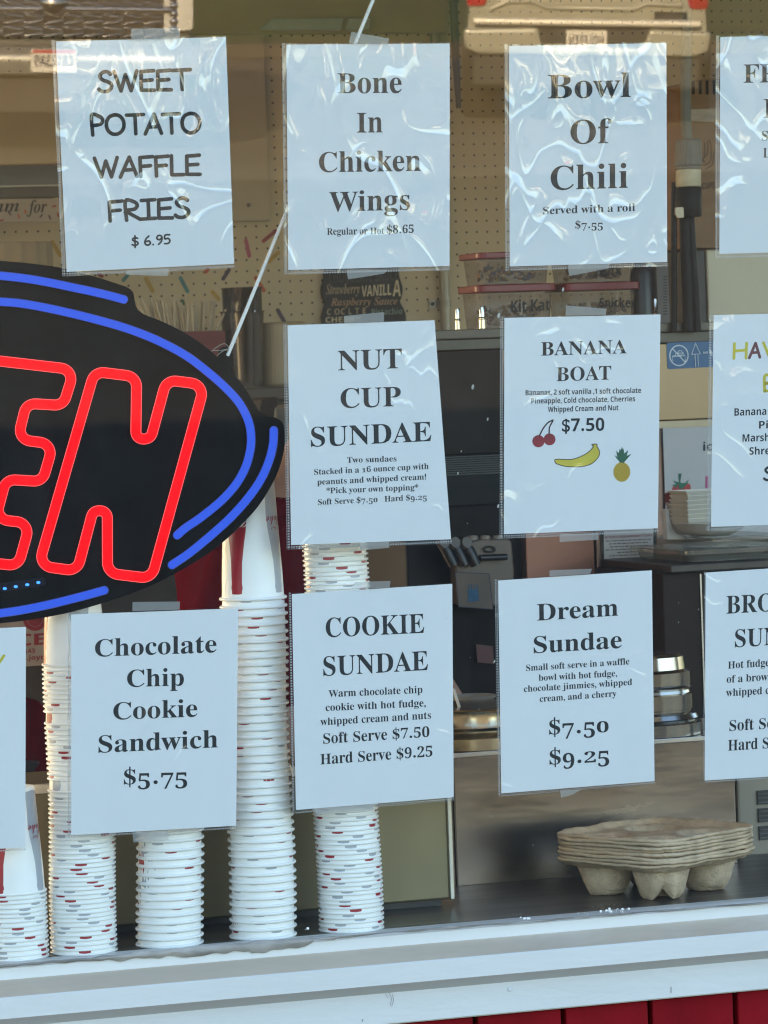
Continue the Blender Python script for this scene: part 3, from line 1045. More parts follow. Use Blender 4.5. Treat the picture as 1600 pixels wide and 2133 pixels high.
menu_sign('crinkled sheet starting with a serif F, cut by the right edge at the top',
    [(1500.6, 76.9), (1826, 70.5), (1826, 520), (1498.7, 528.7)],
    [(H, 'FR', 'georgia', (1549.3, 172.5), (1622, 171), 39), (H, 'I', 'georgia', (1590.6, 245.6), (1611, 245.2), 40),
     (T_, 'S', 'georgia', (1587, 292.5), (1600, 292.2), 20), (T_, 'L', 'georgia', (1590, 328), (1604, 327.7), 20)], mat=sleeve_crinkled)
menu_sign('sheet with yellow and maroon brush capitals HA, cut by the right edge',
    [(1486.8, 656.4), (1810, 649), (1808, 1087), (1481, 1097.3)],
    [(H, 'H', 'brush', (1529, 746.6), (1555, 745.8), 31, ink_yellow), (H, 'A', 'brush', (1561, 745.4), (1583, 744.8), 31, ink_maroon),
     (H, 'V', 'brush', (1590, 744.4), (1616, 743.8), 31, ink_yellow), (H, 'B', 'brush', (1592, 815), (1614, 814), 33, ink_yellow),
     (T_, 'Banana', 'sans', (1530, 866), (1596.5, 864), 15), (T_, 'Pi', 'sans', (1581.3, 892.7), (1600, 892), 15),
     (T_, 'Marsh', 'sans', (1546.8, 920.2), (1603, 918.5), 15), (T_, 'Shre', 'sans', (1561, 947.3), (1604, 946), 15),
     (P_, 'S', 'brush', (1592, 1001), (1612, 1000.4), 28)], mat=sleeve_mid)
menu_sign('sheet starting with serif capitals BRO, cut by the right edge above the drink carriers',
    [(1470, 1192.8), (1788, 1172), (1792, 1606), (1468, 1626)],
    [(H, 'BRO', 'serif', (1513.4, 1278.6), (1612, 1272.5), 37.5), (H, 'SUN', 'serif', (1531, 1348.3), (1625, 1342.5), 37),
     (T_, 'Hot fudge', 'serif', (1516.7, 1393), (1603, 1387.5), 15), (T_, 'of a brown', 'serif', (1514, 1422.6), (1611, 1416.5), 15),
     (T_, 'whipped c', 'serif', (1512.6, 1450.7), (1603, 1445), 15), (P_, 'Soft Se', 'serif', (1519.6, 1522.9), (1610, 1517.2), 22.5),
     (P_, 'Hard S', 'serif', (1516.7, 1564), (1602, 1558.5), 22.5)], margins=(3, 3, 1, 4))
menu_sign('sheet with a yellow brush stroke, cut by the left edge beside the cups',
    [(-292, 1320), (54, 1306), (52.5, 1765), (-292, 1784)],
    [(H, 'Y', 'brush', (-26, 1400), (8, 1397.5), 32, ink_yellow)], margins=(7, 2, 1, 6))
# ------------------------------------------------------------------ lit OPEN sign hanging inside the glass
D_BACK, D_TUBE = 0.034, 0.0262
def crop4(pts):
    return [(x / 2.581, 520 + y / 2.581) for x, y in pts]
CEN = (-150.0, 922.0)
def rot180(pts):
    return [(2 * CEN[0] - x, 2 * CEN[1] - y) for x, y in pts]
right_edge = [(-150, 532)] + crop4([(0, 60), (180, 76), (340, 100), (520, 148), (640, 186), (690, 205), (718, 232), (726, 275), (740, 318), (782, 350), (870, 385), (1000, 450), (1130, 540), (1230, 640), (1310, 730), (1370, 830), (1400, 870), (1440, 893), (1490, 907), (1522, 935), (1532, 985), (1528, 1080), (1505, 1170), (1460, 1270), (1390, 1380), (1300, 1480), (1180, 1590), (1050, 1680), (850, 1790), (650, 1870), (400, 1945), (200, 1985), (0, 2010)])
outline = spline(right_edge + rot180(right_edge), 4, closed=True)
acrylic = M('black_acrylic', (0.006, 0.0057, 0.0053), rough=0.5, var=0.2, scale=30, spec=0.03, rvar=0.06)
osign = thing('open_sign', 'black oval OPEN sign with lit red letters and blue rings, hanging on a white string', 'neon sign', og(200, 1290, D_BACK))
mb = MB()
mb.prism([og(p.x, p.y, D_TUBE + 0.002) for p in outline], GN * 0.008)
# tab that the string is tied to
tab = [(452, 762), (456, 728), (466, 722), (478, 724), (484, 735), (484, 752), (480, 792)]
mb.prism([og(x, y, D_TUBE + 0.004) for x, y in tab], GN * 0.004)
mb.build('backing', acrylic, osign, bevel=0.0012)
red_lit = M('lit_red_tube', (0.10, 0.0, 0.002), rough=0.6, spec=0.1, emit=(1.0, 0.0, 0.004), strength=0.20, var=0.0)
red_wall = M('red_tube_edge', (0.25, 0.01, 0.01), rough=0.5, emit=(1.0, 0.10, 0.10), strength=0.26, var=0.0)
blue_lit = M('lit_blue_tube', (0.012, 0.02, 0.10), rough=0.6, spec=0.1, emit=(0.026, 0.088, 0.66), strength=0.20, var=0.0)
blue_wall = M('blue_tube_edge', (0.03, 0.04, 0.15), rough=0.4, emit=(0.02, 0.03, 0.16), strength=0.15, var=0.0)

def channel(pts, w, closed, mats, name):
    """a flat-faced light channel standing on the backing: lit face with a thin edge round it"""
    P = [Vector(p).to_2d() for p in pts]
    n = len(P)
    mb = MB()
    def off(i, k):
        a = P[(i - 1) % n] if (closed or i > 0) else P[i]
        b = P[(i + 1) % n] if (closed or i < n - 1) else P[i]
        t = (b - a).normalized()
        return P[i] + Vector((-t.y, t.x)) * k
    m = n if closed else n - 1
    prof = [(-w, D_TUBE + 0.002), (-w, D_TUBE - 0.0035), (-w * 0.86, D_TUBE - 0.0046), (w * 0.86, D_TUBE - 0.0046), (w, D_TUBE - 0.0035), (w, D_TUBE + 0.002)]
    vs = []
    for i in range(n):
        for k, d in prof:
            q = off(i, k)
            vs.append(og(q.x, q.y, d))
    s = len(prof)
    for i in range(m):
        j = (i + 1) % n
        for k in range(s - 1):
            mb.cur = 0 if k == 2 else 1
            mb.add([vs[i * s + k], vs[i * s + k + 1], vs[j * s + k + 1], vs[j * s + k]], [(0, 1, 2, 3)])
    if not closed:
        for e, q in ((0, 1), (n - 1, n - 2)):
            t = (P[e] - P[q]).normalized()
            base = math.atan2(t.y, t.x) - math.pi / 2
            for (ww, d, mi) in ((w, D_TUBE - 0.0035, 1), (w * 0.86, D_TUBE - 0.0046, 0)):
                mb.cur = mi
                ring = [P[e] + Vector((math.cos(base + math.pi * k / 10), math.sin(base + math.pi * k / 10))) * ww for k in range(11)]
                mb.add([og(p.x, p.y, d) for p in ring], [tuple(range(11))])
            mb.cur = 1
            ring = [P[e] + Vector((math.cos(base + math.pi * k / 10), math.sin(base + math.pi * k / 10))) * w for k in range(11)]
            o1 = [og(p.x, p.y, D_TUBE - 0.0035) for p in ring]
            o2 = [og(p.x, p.y, D_TUBE + 0.002) for p in ring]
            mb.add(o1 + o2, [(k, k + 1, k + 12, k + 11) for k in range(10)])
    return mb.build(name, mats, osign)

LET = {
 'N': [(508, 655), (735, 683), (730, 1018), (810, 1018), (895, 700), (1100, 726), (815, 1768), (578, 1740), (577, 1404), (500, 1404), (415, 1728), (207, 1700)],
 'E': [(-95, 588), (400, 645), (340, 838), (142, 826), (95, 1020), (287, 1045), (228, 1247), (32, 1235), (-25, 1450), (162, 1470), (98, 1700), (-400, 1645)],
 'P': [(-665, 520), (-170, 578), (-285, 1020), (-575, 990), (-740, 1600), (-955, 1575)],
 'O': [(-1250, 452), (-760, 508), (-1045, 1565), (-1540, 1505)]}
RAD = {'N': [62, 62, 44, 44, 62, 62, 66, 66, 40, 40, 62, 62], 'E': 60, 'P': [62, 100, 100, 50, 60, 60], 'O': 120}
for k in 'OPEN':
    pts = fillet(LET[k], RAD[k], 7)
    channel(crop4([(p.x, p.y) for p in pts]), 11.3, True, [red_lit, red_wall], 'lit_letter')
channel(crop4([(p.x, p.y) for p in fillet([(-1060, 690), (-930, 705), (-1180, 1330), (-1310, 1315)], 50, 5)]), 11.3, True, [red_lit, red_wall], 'lit_letter')
inner = [(-150, 622)] + crop4([(0, 280), (150, 295), (350, 335), (550, 385), (700, 430), (850, 490), (1000, 570), (1120, 660), (1220, 750), (1290, 830), (1335, 920), (1350, 1000), (1345, 1080), (1320, 1170), (1270, 1260), (1190, 1350), (1080, 1440), (1000, 1495), (953, 1535)])
top = [(-150, 562)] + crop4([(0, 140), (200, 165), (400, 205), (560, 240), (665, 268)])
side = crop4([(1472, 972), (1468, 1050), (1445, 1140), (1400, 1240), (1330, 1340), (1240, 1440), (1130, 1540), (1020, 1630), (925, 1695)])
bot = crop4([(560, 1832), (450, 1862), (300, 1900), (150, 1932), (0, 1955)]) + [(-110, 1290)]
for seg in (inner, top, side, bot):
    for s in (seg, rot180(seg)):
        if s in (rot180(bot), rot180(top)):
            continue
        channel([tuple(p) for p in spline(s, 5)], 9.4, False, [blue_lit, blue_wall], 'lit_ring')
mb = MB()
slot = fillet([(-60, 1223), (92, 1202), (99, 1219), (-60, 1243)], 7, 4)
mb.prism([og(p.x, p.y, D_TUBE + 0.0008) for p in slot], GN * 0.001)
sl_o = mb.build('control_slot', M('slot_black', (0.004, 0.004, 0.012), rough=0.2), osign)
led_m = M('blue_led', (0.1, 0.3, 0.9), emit=(0.02, 0.22, 1.0), strength=0.3, var=0.0)
for (x, y) in ((10, 1226), (33, 1222), (57, 1218), (80, 1213.5)):
    mb = MB()
    vs = [og(x + 4.2 * math.cos(a), y + 3.0 * math.sin(a), D_TUBE + 0.0002) for a in [i * math.pi / 5 for i in range(10)]]
    mb.prism(vs, GN * 0.0006)
    mb.build('indicator_light', led_m, sl_o)
cord_m = M('white_string', (0.78, 0.76, 0.72), rough=0.6, var=0.1, scale=300)
mb = MB()
p0, p1 = og(474, 741, D_TUBE + 0.003), og(790, -32, D_TUBE + 0.003)
mb.tube([p0 + (p1 - p0) * (i / 12) for i in range(13)], 0.0024, 8)
mb.build('hanging_string', cord_m, osign, smooth=60)
wire_m = M('thin_wire', (0.35, 0.30, 0.24), rough=0.5)
mb = MB()
for path in ([(440, 732), (456, 720), (468, 716), (476, 724), (474, 740)], [(442, 730), (458, 730), (474, 727)], [(453, 740), (463, 732), (474, 728)]):
    mb.tube([og(p.x, p.y, D_TUBE + 0.0015) for p in spline(path, 5)], 0.00045, 5)
mb.build('loose_thread', wire_m, osign)

# ------------------------------------------------------------------ stacked paper cups
RB, RT_, HC = 0.0405, 0.0320, 0.165         # mouth radius, base radius, height of the taller kind
def cup_mat(name, tip, HC):
    m, nt, out = new_mat(name)
    p = nt.nodes.new('ShaderNodeBsdfPrincipled')
    tc = nt.nodes.new('ShaderNodeTexCoord')
    sp = nt.nodes.new('ShaderNodeSeparateXYZ')
    nt.links.new(tc.outputs['Object'], sp.inputs[0])
    a = math_node(nt, 'ARCTAN2', sp.outputs[1], sp.outputs[0])
    q = math_node(nt, 'MULTIPLY_ADD', a, 2 / math.pi, 8.5)
    fr = math_node(nt, 'SUBTRACT', math_node(nt, 'FRACT', q), 0.5)
    idx = math_node(nt, 'FLOOR', q)
    odd = math_node(nt, 'MODULO', idx, 2.0)
    arc = math_node(nt, 'ABSOLUTE', math_node(nt, 'MULTIPLY', fr, math.pi / 2 * 0.0385))
    z = math_node(nt, 'MULTIPLY', sp.outputs[2], 1 / HC)
    fc = nt.nodes.new('ShaderNodeFloatCurve')
    cu = fc.mapping.curves[0]
    t = tip / HC
    pts = [(0.0, 0.30), (t + 0.008, 0.30), (t + 0.030, 0.31), (t + 0.045, 0.345), (t + 0.06, 0.34), (t + 0.085, 0.315), (0.30, 0.35), (0.42, 0.46), (0.55, 0.60), (0.66, 0.66), (0.80, 0.64), (0.92, 0.66), (0.965, 0.62), (0.975, 0.0), (1.0, 0.0)]
    cu.points[0].location = pts[0]
    cu.points[1].location = pts[-1]
    for x, y in pts[1:-1]:
        cu.points.new(x, y)
    for pt in cu.points:
        pt.handle_type = 'VECTOR'
    fc.mapping.update()
    nt.links.new(z, fc.inputs['Value'])
    w = math_node(nt, 'MULTIPLY', fc.outputs[0], 0.024)
    inside = math_node(nt, 'LESS_THAN', arc, w)
    bow = math_node(nt, 'MULTIPLY_ADD', math_node(nt, 'MULTIPLY', arc, arc), 0.0007 / (0.0072 ** 2), tip)
    rimless = math_node(nt, 'GREATER_THAN', sp.outputs[2], bow)
    inside = math_node(nt, 'MULTIPLY', inside, rimless)
    red_ = (0.33, 0.012, 0.022)
    grey_ = (0.40, 0.41, 0.43)
    col = mix_col(nt, odd, red_, grey_)
    white = ramp(nt, noise_tex(nt, tc.outputs['Object'], 22.0), [(0.3, (0.86, 0.845, 0.80)), (0.7, (0.91, 0.895, 0.85))])
    nt.links.new(mix_col(nt, inside, white, col), p.inputs['Base Color'])
    p.inputs['Roughness'].default_value = 0.30
    p.inputs['Specular IOR Level'].default_value = 0.45
    b = nt.nodes.new('ShaderNodeBump')
    b.inputs['Distance'].default_value = 0.0006
    b.inputs['Strength'].default_value = 0.8
    nt.links.new(noise_tex(nt, tc.outputs['Object'], 45.0, 2.0), b.inputs['Height'])
    nt.links.new(b.outputs[0], p.inputs['Normal'])
    nt.links.new(p.outputs[0], out.inputs['Surface'])
    return m
cup_tall = cup_mat('paper_cup_print', 0.0088, 0.165)
cup_close = cup_mat('paper_cup_print_low', 0.0030, 0.133)

def cup_mesh(name, mat, rim_r, seed, HC):
    """an upturned paper cup: mouth rim at z = 0, base at the top"""
    mb = MB()
    prof = []
    for k in range(9):
        a = -math.pi / 2 + 2 * math.pi * k / 9
        prof.append((RB + rim_r * 0.55 + rim_r * math.cos(a), rim_r + rim_r * math.sin(a)))
    mb.lathe(prof, (0, 0, 0), 40, closed=True)
    body = [(RB, 0.0015), (RB - 0.0006, 0.010)]
    for k in range(1, 7):
        t = k / 6
        body.append((RB + (RT_ - RB) * t, 0.010 + (HC - 0.012) * t))
    body += [(RT_ - 0.0008, HC + 0.0005), (RT_ - 0.0022, HC), (RT_ - 0.0026, HC - 0.008), (0.0, HC - 0.008)]
    mb.lathe(body, (0, 0, 0), 40)
    me_o = mb.build(name, mat, None, smooth=50)
    for v in me_o.data.vertices:                       # paper is never quite round
        d = mnoise.noise((v.co.x * 18 + seed, v.co.y * 18, v.co.z * 5)) * 0.00010
        v.co.x *= 1 + d / 0.04
        v.co.y *= 1 - d / 0.04
    return me_o
proto_tall = cup_mesh('paper_cup', cup_tall, 0.0022, 1.0, 0.165)
proto_close = cup_mesh('paper_cup', cup_close, 0.00155, 5.0, 0.133)
YC = og(700, 1945, 0).y + 0.054
def stack(proto, lower, upper, ztop_px, s, label, group, gaps=(), top_label=None, rot_top=None, first=[False, False]):
    xl, xu = at(lower[0], lower[1], YC).x, at(upper[0], upper[1], YC).x
    zl_, zu_ = at(lower[0], lower[1], YC).z, at(upper[0], upper[1], YC).z
    zt = at(ztop_px[0], ztop_px[1], YC - RB).z
    n = int(round((zt - ZC) / s))
    z = ZC
    last = None
    for i in range(n + 1):
        c = proto.copy()
        COL.objects.link(c)
        x = xl + (xu - xl) * (z - zl_) / (zu_ - zl_)
        c.location = (x + 0.0013 * math.sin(z * 21 + xl * 9), YC + 0.0010 * math.sin(z * 17 + xl * 5), z)
        c.rotation_euler = (random.gauss(0, 0.0012), random.gauss(0, 0.0012), random.uniform(0, 2 * math.pi))
        tag(c, label, 'paper cup', group)
        last = c
        if z > zt - s * 0.6:
            break
        step = s * random.choice((0.90, 0.95, 0.98, 1.0, 1.0, 1.04, 1.12))
        for gz in gaps:
            if z < gz <= z + step:
                step += s * 1.6
        z += step
    if top_label:
        last['label'] = top_label
    if rot_top is not None:
        last.rotation_euler = (0, 0, rot_top)
    return last

view = math.atan2(EYE.y - YC, -1.3)       # direction from the cups towards the camera
topA = stack(proto_close, (177, 1985), (160, 1400), (117, 1386), 0.00605, 'white paper cup nested in the tall leftmost full stack beside the chocolate chip sheet', 'cups in the tall left stack',
      gaps=(at(150, 1500, YC).z, at(150, 1645, YC).z), top_label='topmost white cup of the tall left stack, red bottle print on its edge', rot_top=view - 1.35)
stack(proto_tall, (356, 1965), (352, 1740), (352, 1700), 0.0103, 'white paper cup nested in the short stack under the chocolate chip sheet', 'cups in the short stack')
topC = stack(proto_tall, (549, 1950), (526, 1260), (526, 1252), 0.0103, 'white paper cup nested in the tallest stack between the two cookie sheets', 'cups in the tallest stack',
      top_label='topmost white cup of the tallest stack with red and silver bottle prints', rot_top=view - 0.56)
stack(proto_close, (731, 1940), (700, 1150), (698, 1085), 0.00605, 'white paper cup nested in the right stack behind the nut cup and cookie sundae sheets', 'cups in the right stack')
topE = stack(proto_close, (32, 1975), (30, 1880), (30, 1868), 0.00605, 'white paper cup nested in the low stack at the left edge', 'cups in the low left stack',
      top_label='topmost white cup of the low left stack, silver bottle print on its side', rot_top=view - 0.45)
for o in (proto_tall, proto_close):
    bpy.data.objects.remove(o)

# swash lettering printed upside down on the bottles of the two free-standing top cups
white_ink = M('white_print', (0.8, 0.8, 0.78), rough=0.4)
red_ink = M('red_print', (0.33, 0.012, 0.022), rough=0.4)
def wrap(cup, text, style, ang, zc, width, cap, mat, name='printed_word'):
    vs, fs = layout(text, style)
    mb = MB()
    pts = []
    for x, y in vs:
        s = (x - 0.5) * width
        z = zc - y / 0.69 * cap
        r = RB + (RT_ - RB) * max(0, (z - 0.010) / (HC - 0.012)) + 0.0005
        a = ang - s / r
        pts.append((r * math.cos(a), r * math.sin(a), z))
    mb.add(pts, fs)
    ABS['tmp'] = Vector((0, 0, 0))
    o = mb.build(name, mat, None)
    o.location = (0, 0, 0)
    o.parent = cup
    return o
for cup, hc in ((topC, 0.165), (topE, 0.133)):
    HC = hc
    kz = hc / 0.165
    wrap(cup, 'Coca', 'script', 0.0, 0.107 * kz, 0.031, 0.0135, white_ink)
    wrap(cup, 'Coke', 'script', math.pi / 2, 0.107 * kz, 0.031, 0.0125, red_ink)
    wrap(cup, 'Diet', 'script', math.pi / 2 - 0.06, 0.107 * kz - 0.0135, 0.012, 0.0045, red_ink)
    # the fine line of print that runs up the seam
    wrapm = MB()
    for k in range(16):
        r = RB + (RT_ - RB) * (0.118 * kz + 0.0016 * k - 0.01) / (HC - 0.012) + 0.0004
        a0 = math.pi / 4 - 0.0
        z0 = 0.118 * kz + 0.0016 * k
        if k in (4, 10):
            continue
        wrapm.add([(r * math.cos(a0 + u), r * math.sin(a0 + u), z0 + v) for u, v in ((-0.012, 0), (0.012, 0), (0.012, 0.0011), (-0.012, 0.0011))], [(0, 1, 2, 3)])
    o = wrapm.build('seam_print', ink, None)
    o.parent = cup

# ------------------------------------------------------------------ stack of moulded drink carriers
pulp = M('moulded_pulp', (0.56, 0.425, 0.28), rough=0.95, var=0.2, scale=60, bump=0.0018, bscale=260, stain=(0.44, 0.32, 0.20), stain_amt=0.5)
def carrier_mesh(seed):
    mb = MB()
    S, n = 0.108, 64
    def fn(u, v):
        x, y = (u * 2 - 1), (v * 2 - 1)
        # square with rounded corners
        k = 1.0
        m = max(abs(x), abs(y))
        if m > 1e-6:
            nn = (abs(x) ** 5 + abs(y) ** 5) ** 0.2
            k = m / nn
            k = 1 + (k - 1) * m ** 3
        X, Y = x * k * S, y * k * S
        z = 0.0
        edge = m
        if edge > 0.93:
            z += -0.0035 * (edge - 0.93) / 0.07
        best = 0
        for (cx, cy) in ((-0.049, -0.049), (0.049, -0.049), (-0.049, 0.049), (0.049, 0.049)):
            d = math.hypot(X - cx, Y - cy)
            t = max(0.0, min(1.0, (0.0405 - d) / 0.017))
            t = t * t * (3 - 2 * t)
            best = max(best, t)
        ax = min(abs(X), abs(Y))
        web = max(0.0, min(1.0, (0.075 - max(abs(X), abs(Y))) / 0.01)) * 0.30 * (1 - min(1, ax / 0.02))
        z -= 0.041 * max(best, 0.0) + 0.010 * max(0, min(1, (0.97 - edge) / 0.1))
        # notch in the foot of each well
        for (cx, cy) in ((-0.049, -0.049), (0.049, -0.049), (-0.049, 0.049), (0.049, 0.049)):
            qx, qy = (X - cx), (Y - cy)
            al = (qx * cx + qy * cy) / 0.0693
            pe = abs(qx * cy - qy * cx) / 0.0693
            if al > -0.012 and pe < 0.013 and math.hypot(qx, qy) < 0.05:
                z += 0.017 * best * (1 - pe / 0.013)
        wob = mnoise.noise((X * 22 + seed, Y * 22, seed)) * 0.0017 * (0.4 + edge) + mnoise.noise((X * 90 + seed, Y * 90, seed * 2)) * 0.0009
        return (X, Y, z + wob)
    mb.grid(fn, n, n)
    return mb
c0 = onz(1366, 1858, ZC)
cc = Vector((at(1366, 1760, 0.215).x, 0.215, ZC))
names = ['topmost drink carrier of the stack, its cup wells empty', 'drink carrier squeezed in the middle of the pulp stack', 'lowest drink carrier of the stack, its feet on the counter']
for i in range(8):
    o = carrier_mesh(i * 3.7).build('drink_carrier', pulp, None, smooth=60, solidify=0.0040)
    o.location = (cc.x + random.gauss(0, 0.0012), cc.y + random.gauss(0, 0.0012), ZC + 0.0530 + i * 0.0050 + random.gauss(0, 0.0004))
    o.rotation_euler = (0, 0, math.radians(45 - 17 + random.gauss(0, 1.0)))
    tag(o, names[0] if i == 7 else names[2] if i == 0 else names[1], 'drink carrier', 'moulded pulp drink carriers by the window')
# ------------------------------------------------------------------ inside the stand, front to back
def slab(mb, pts, Y, depth):
    """an outline seen at photo points on the upright plane Y, given real depth into the room"""
    mb.prism([at(x, y, Y) for x, y in pts], (0, depth, 0))
    return mb
def pbox(mb, x0, y0, x1, y1, Y, depth):
    """an upright box whose front face spans two photo points (level edges)"""
    a, b = at(x0, (y0 + y1) / 2, Y), at(x1, (y0 + y1) / 2, Y)
    zt, zb_ = at((x0 + x1) / 2, y0, Y).z, at((x0 + x1) / 2, y1, Y).z
    mb.box(a.x, b.x, Y, Y + depth, zb_, zt)
    return a.x, b.x, zb_, zt

steel = M('brushed_steel', (0.50, 0.46, 0.42), rough=0.30, metal=0.9, var=0.10, scale=6, stretch=(0.25, 1, 5), rvar=0.1, stain=(0.30, 0.26, 0.22), stain_amt=0.5)
steel_warm = M('warm_steel', (0.27, 0.22, 0.185), rough=0.24, metal=0.95, bump=0.0012, bscale=5, var=0.16, scale=5, stretch=(0.5, 1, 2), rvar=0.1, stain=(0.20, 0.16, 0.135), stain_amt=0.6)
chrome = M('chrome', (0.62, 0.62, 0.60), rough=0.12, metal=1.0, var=0.05)
black_plastic = M('black_plastic', (0.014, 0.013, 0.013), rough=0.35, var=0.3)
beige_plastic = M('beige_plastic', (0.50, 0.43, 0.34), rough=0.45, var=0.06, scale=8)
white_plastic = M('white_plastic', (0.66, 0.65, 0.62), rough=0.4, var=0.04)
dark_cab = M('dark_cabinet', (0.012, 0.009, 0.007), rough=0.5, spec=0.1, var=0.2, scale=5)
red_plastic = M('red_plastic', (0.20, 0.006, 0.010), rough=0.35, var=0.1)
clear_tub = clear_mat('clear_tub', f0=0.05, rough=0.15, haze=0.42, haze_col=(0.21, 0.15, 0.11))  # brown haze stands in for the weaker reflection over the tubs
smoke = clear_mat('smoky_plastic', f0=0.07, tint=(0.62, 0.57, 0.50), rough=0.08, haze=0.12, haze_col=(0.3, 0.27, 0.22))
acryl_clear = clear_mat('clear_acrylic', f0=0.10, tint=(0.88, 0.86, 0.80), rough=0.06, haze=0.16, haze_col=(0.6, 0.57, 0.5))

# --- low steel cabinet behind the cup stacks
Yq = 0.235
cab = thing('steel_cabinet', 'low olive-tinted steel cabinet standing on the counter behind the cup stacks', 'cabinet', (at(500, 1900, Yq).x, Yq, ZC))
mb = MB()
xa, xb = at(58, 1800, Yq).x, at(936, 1790, Yq).x
zt, zb_ = at(80, 1650, Yq).z, ZC + 0.010
mb.box(xa, xb, Yq, 0.50, zb_, zt)
panel_m = M('olive_steel', (0.20, 0.17, 0.10), rough=0.4, metal=0.6, var=0.25, scale=3, stretch=(1, 1, 0.4), rvar=0.12, stain=(0.19, 0.15, 0.09), stain_amt=0.7)
mb.build('body', panel_m, cab, bevel=0.003)
mb = MB(); mb.box(xa - 0.001, xb + 0.0045, Yq - 0.004, Yq + 0.006, zt - 0.002, zt + 0.010)
mb.box(xb - 0.001, xb + 0.0045, Yq - 0.004, Yq + 0.006, zb_, zt - 0.002)
mb.build('edge_trim', M('pale_edge', (0.62, 0.60, 0.52), rough=0.35, metal=0.5), cab, bevel=0.001)
mb = MB(); mb.box(xa + 0.01, xb - 0.01, Yq + 0.012, 0.49, ZC + 0.0005, zb_)
mb.build('plinth', black_plastic, cab)

# --- topping station: big steel front with round lids on it
Yt = 0.42
stt = thing('topping_station', 'large brushed steel topping station behind the drink carriers', 'food station', (at(1240, 1800, Yt).x, Yt + 0.2, ZC))
mb = MB()
x0, x1 = at(946, 1700, Yt).x, at(1533, 1650, Yt).x
ztop_s, zbot_s = at(1200, 1553, Yt).z, at(1100, 1838, Yt).z
mb.box(x0, x1, Yt, Yt + 0.34, zbot_s, ztop_s)
mb.build('front', steel_warm, stt, bevel=0.003)
mb = MB()
for fx in (x0 + 0.03, x1 - 0.03):
    for fy in (Yt + 0.05, Yt + 0.3):
        mb = MB()
        mb.lathe([(0.0, 0), (0.014, 0), (0.011, zbot_s - ZC + 0.001), (0, zbot_s - ZC + 0.001)], (fx, fy, ZC), 12)
        mb.build('foot', black_plastic, stt, smooth=50)
mb = MB(); mb.box(x0 - 0.0016, x0 - 0.0004, Yt + 0.002, Yt + 0.34, zbot_s, ztop_s)
mb.build('gap_shade_sheet', black_plastic, stt)  # black sheet stands in for the shade in the gap
mb = MB(); mb.box(x0 + 0.0, x1, Yt - 0.002, Yt, ztop_s - 0.006, ztop_s + 0.001)
mb.build('rolled_edge', steel, stt, bevel=0.001)

def pan_lid(label, cx_px, y_px, r, prof, mat):
    c = at(cx_px, y_px, Yt + 0.10)
    mb = MB(); mb.lathe(prof, (c.x, Yt + 0.005 + r, ztop_s + 0.001), 56)
    o = mb.build('round_pan', mat, None, smooth=35, origin=(c.x, Yt + 0.005 + r, ztop_s + 0.001))
    return tag(o, label, 'pan')
lid_steel = M('polished_steel', (0.36, 0.345, 0.32), rough=0.16, metal=1.0, var=0.08, scale=8, stretch=(1, 1, 6), rvar=0.05)
lid_brass = M('brassy_steel', (0.56, 0.47, 0.32), rough=0.22, metal=1.0, var=0.1, scale=8, stretch=(1, 1, 6), rvar=0.06)
k = 0.00068
pan_lid('brassy round steel pan with a rolled rim, seen between the cookie and dream sheets', 986, 1520, 0.094,
        [(0.0, 0.0), (0.094, 0.0), (0.094, 0.016), (0.090, 0.019), (0.086, 0.024), (0.092, 0.027), (0.094, 0.031), (0.092, 0.034), (0.090, 0.052), (0.091, 0.055), (0.088, 0.057), (0.0, 0.055)], lid_brass)
pan_lid('stepped stack of shiny round steel lids beside the dream sundae sheet', 1338, 1460, 0.078,
        [(0.0, 0.0), (0.078, 0.0), (0.078, 0.017), (0.075, 0.019), (0.070, 0.020), (0.074, 0.024), (0.071, 0.030), (0.064, 0.033), (0.064, 0.036), (0.066, 0.037), (0.066, 0.058), (0.063, 0.060), (0.062, 0.064), (0.065, 0.068), (0.063, 0.071), (0.064, 0.072), (0.064, 0.090), (0.060, 0.092), (0.057, 0.094), (0.055, 0.112), (0.050, 0.116), (0.0, 0.116)], lid_steel)

tub_c = at(985, 1465, Yt + 0.215)
tub_z = at(985, 1448, Yt + 0.215).z - 0.050
mb = MB()
mb.lathe([(0.0, 0), (0.024, 0), (0.031, 0.045), (0.034, 0.046), (0.034, 0.050), (0.030, 0.050), (0.022, 0.004), (0, 0.004)], (tub_c.x, Yt + 0.215, tub_z), 28)
o = mb.build('plastic_tub', M('tub_grey_beige', (0.24, 0.20, 0.155), rough=0.5), None, smooth=50, origin=(tub_c.x, Yt + 0.215, tub_z))
tag(o, 'small beige tub standing in the brassy pan', 'tub')
mb = MB(); mb.tube([at(945, 1436, Yt + 0.12), at(961, 1486, Yt + 0.09)], 0.0022, 6)
o = mb.build('white_straw', white_plastic, None, smooth=60, origin=at(961, 1486, Yt + 0.09))
tag(o, 'single white straw leaning beside the small beige tub', 'straw')

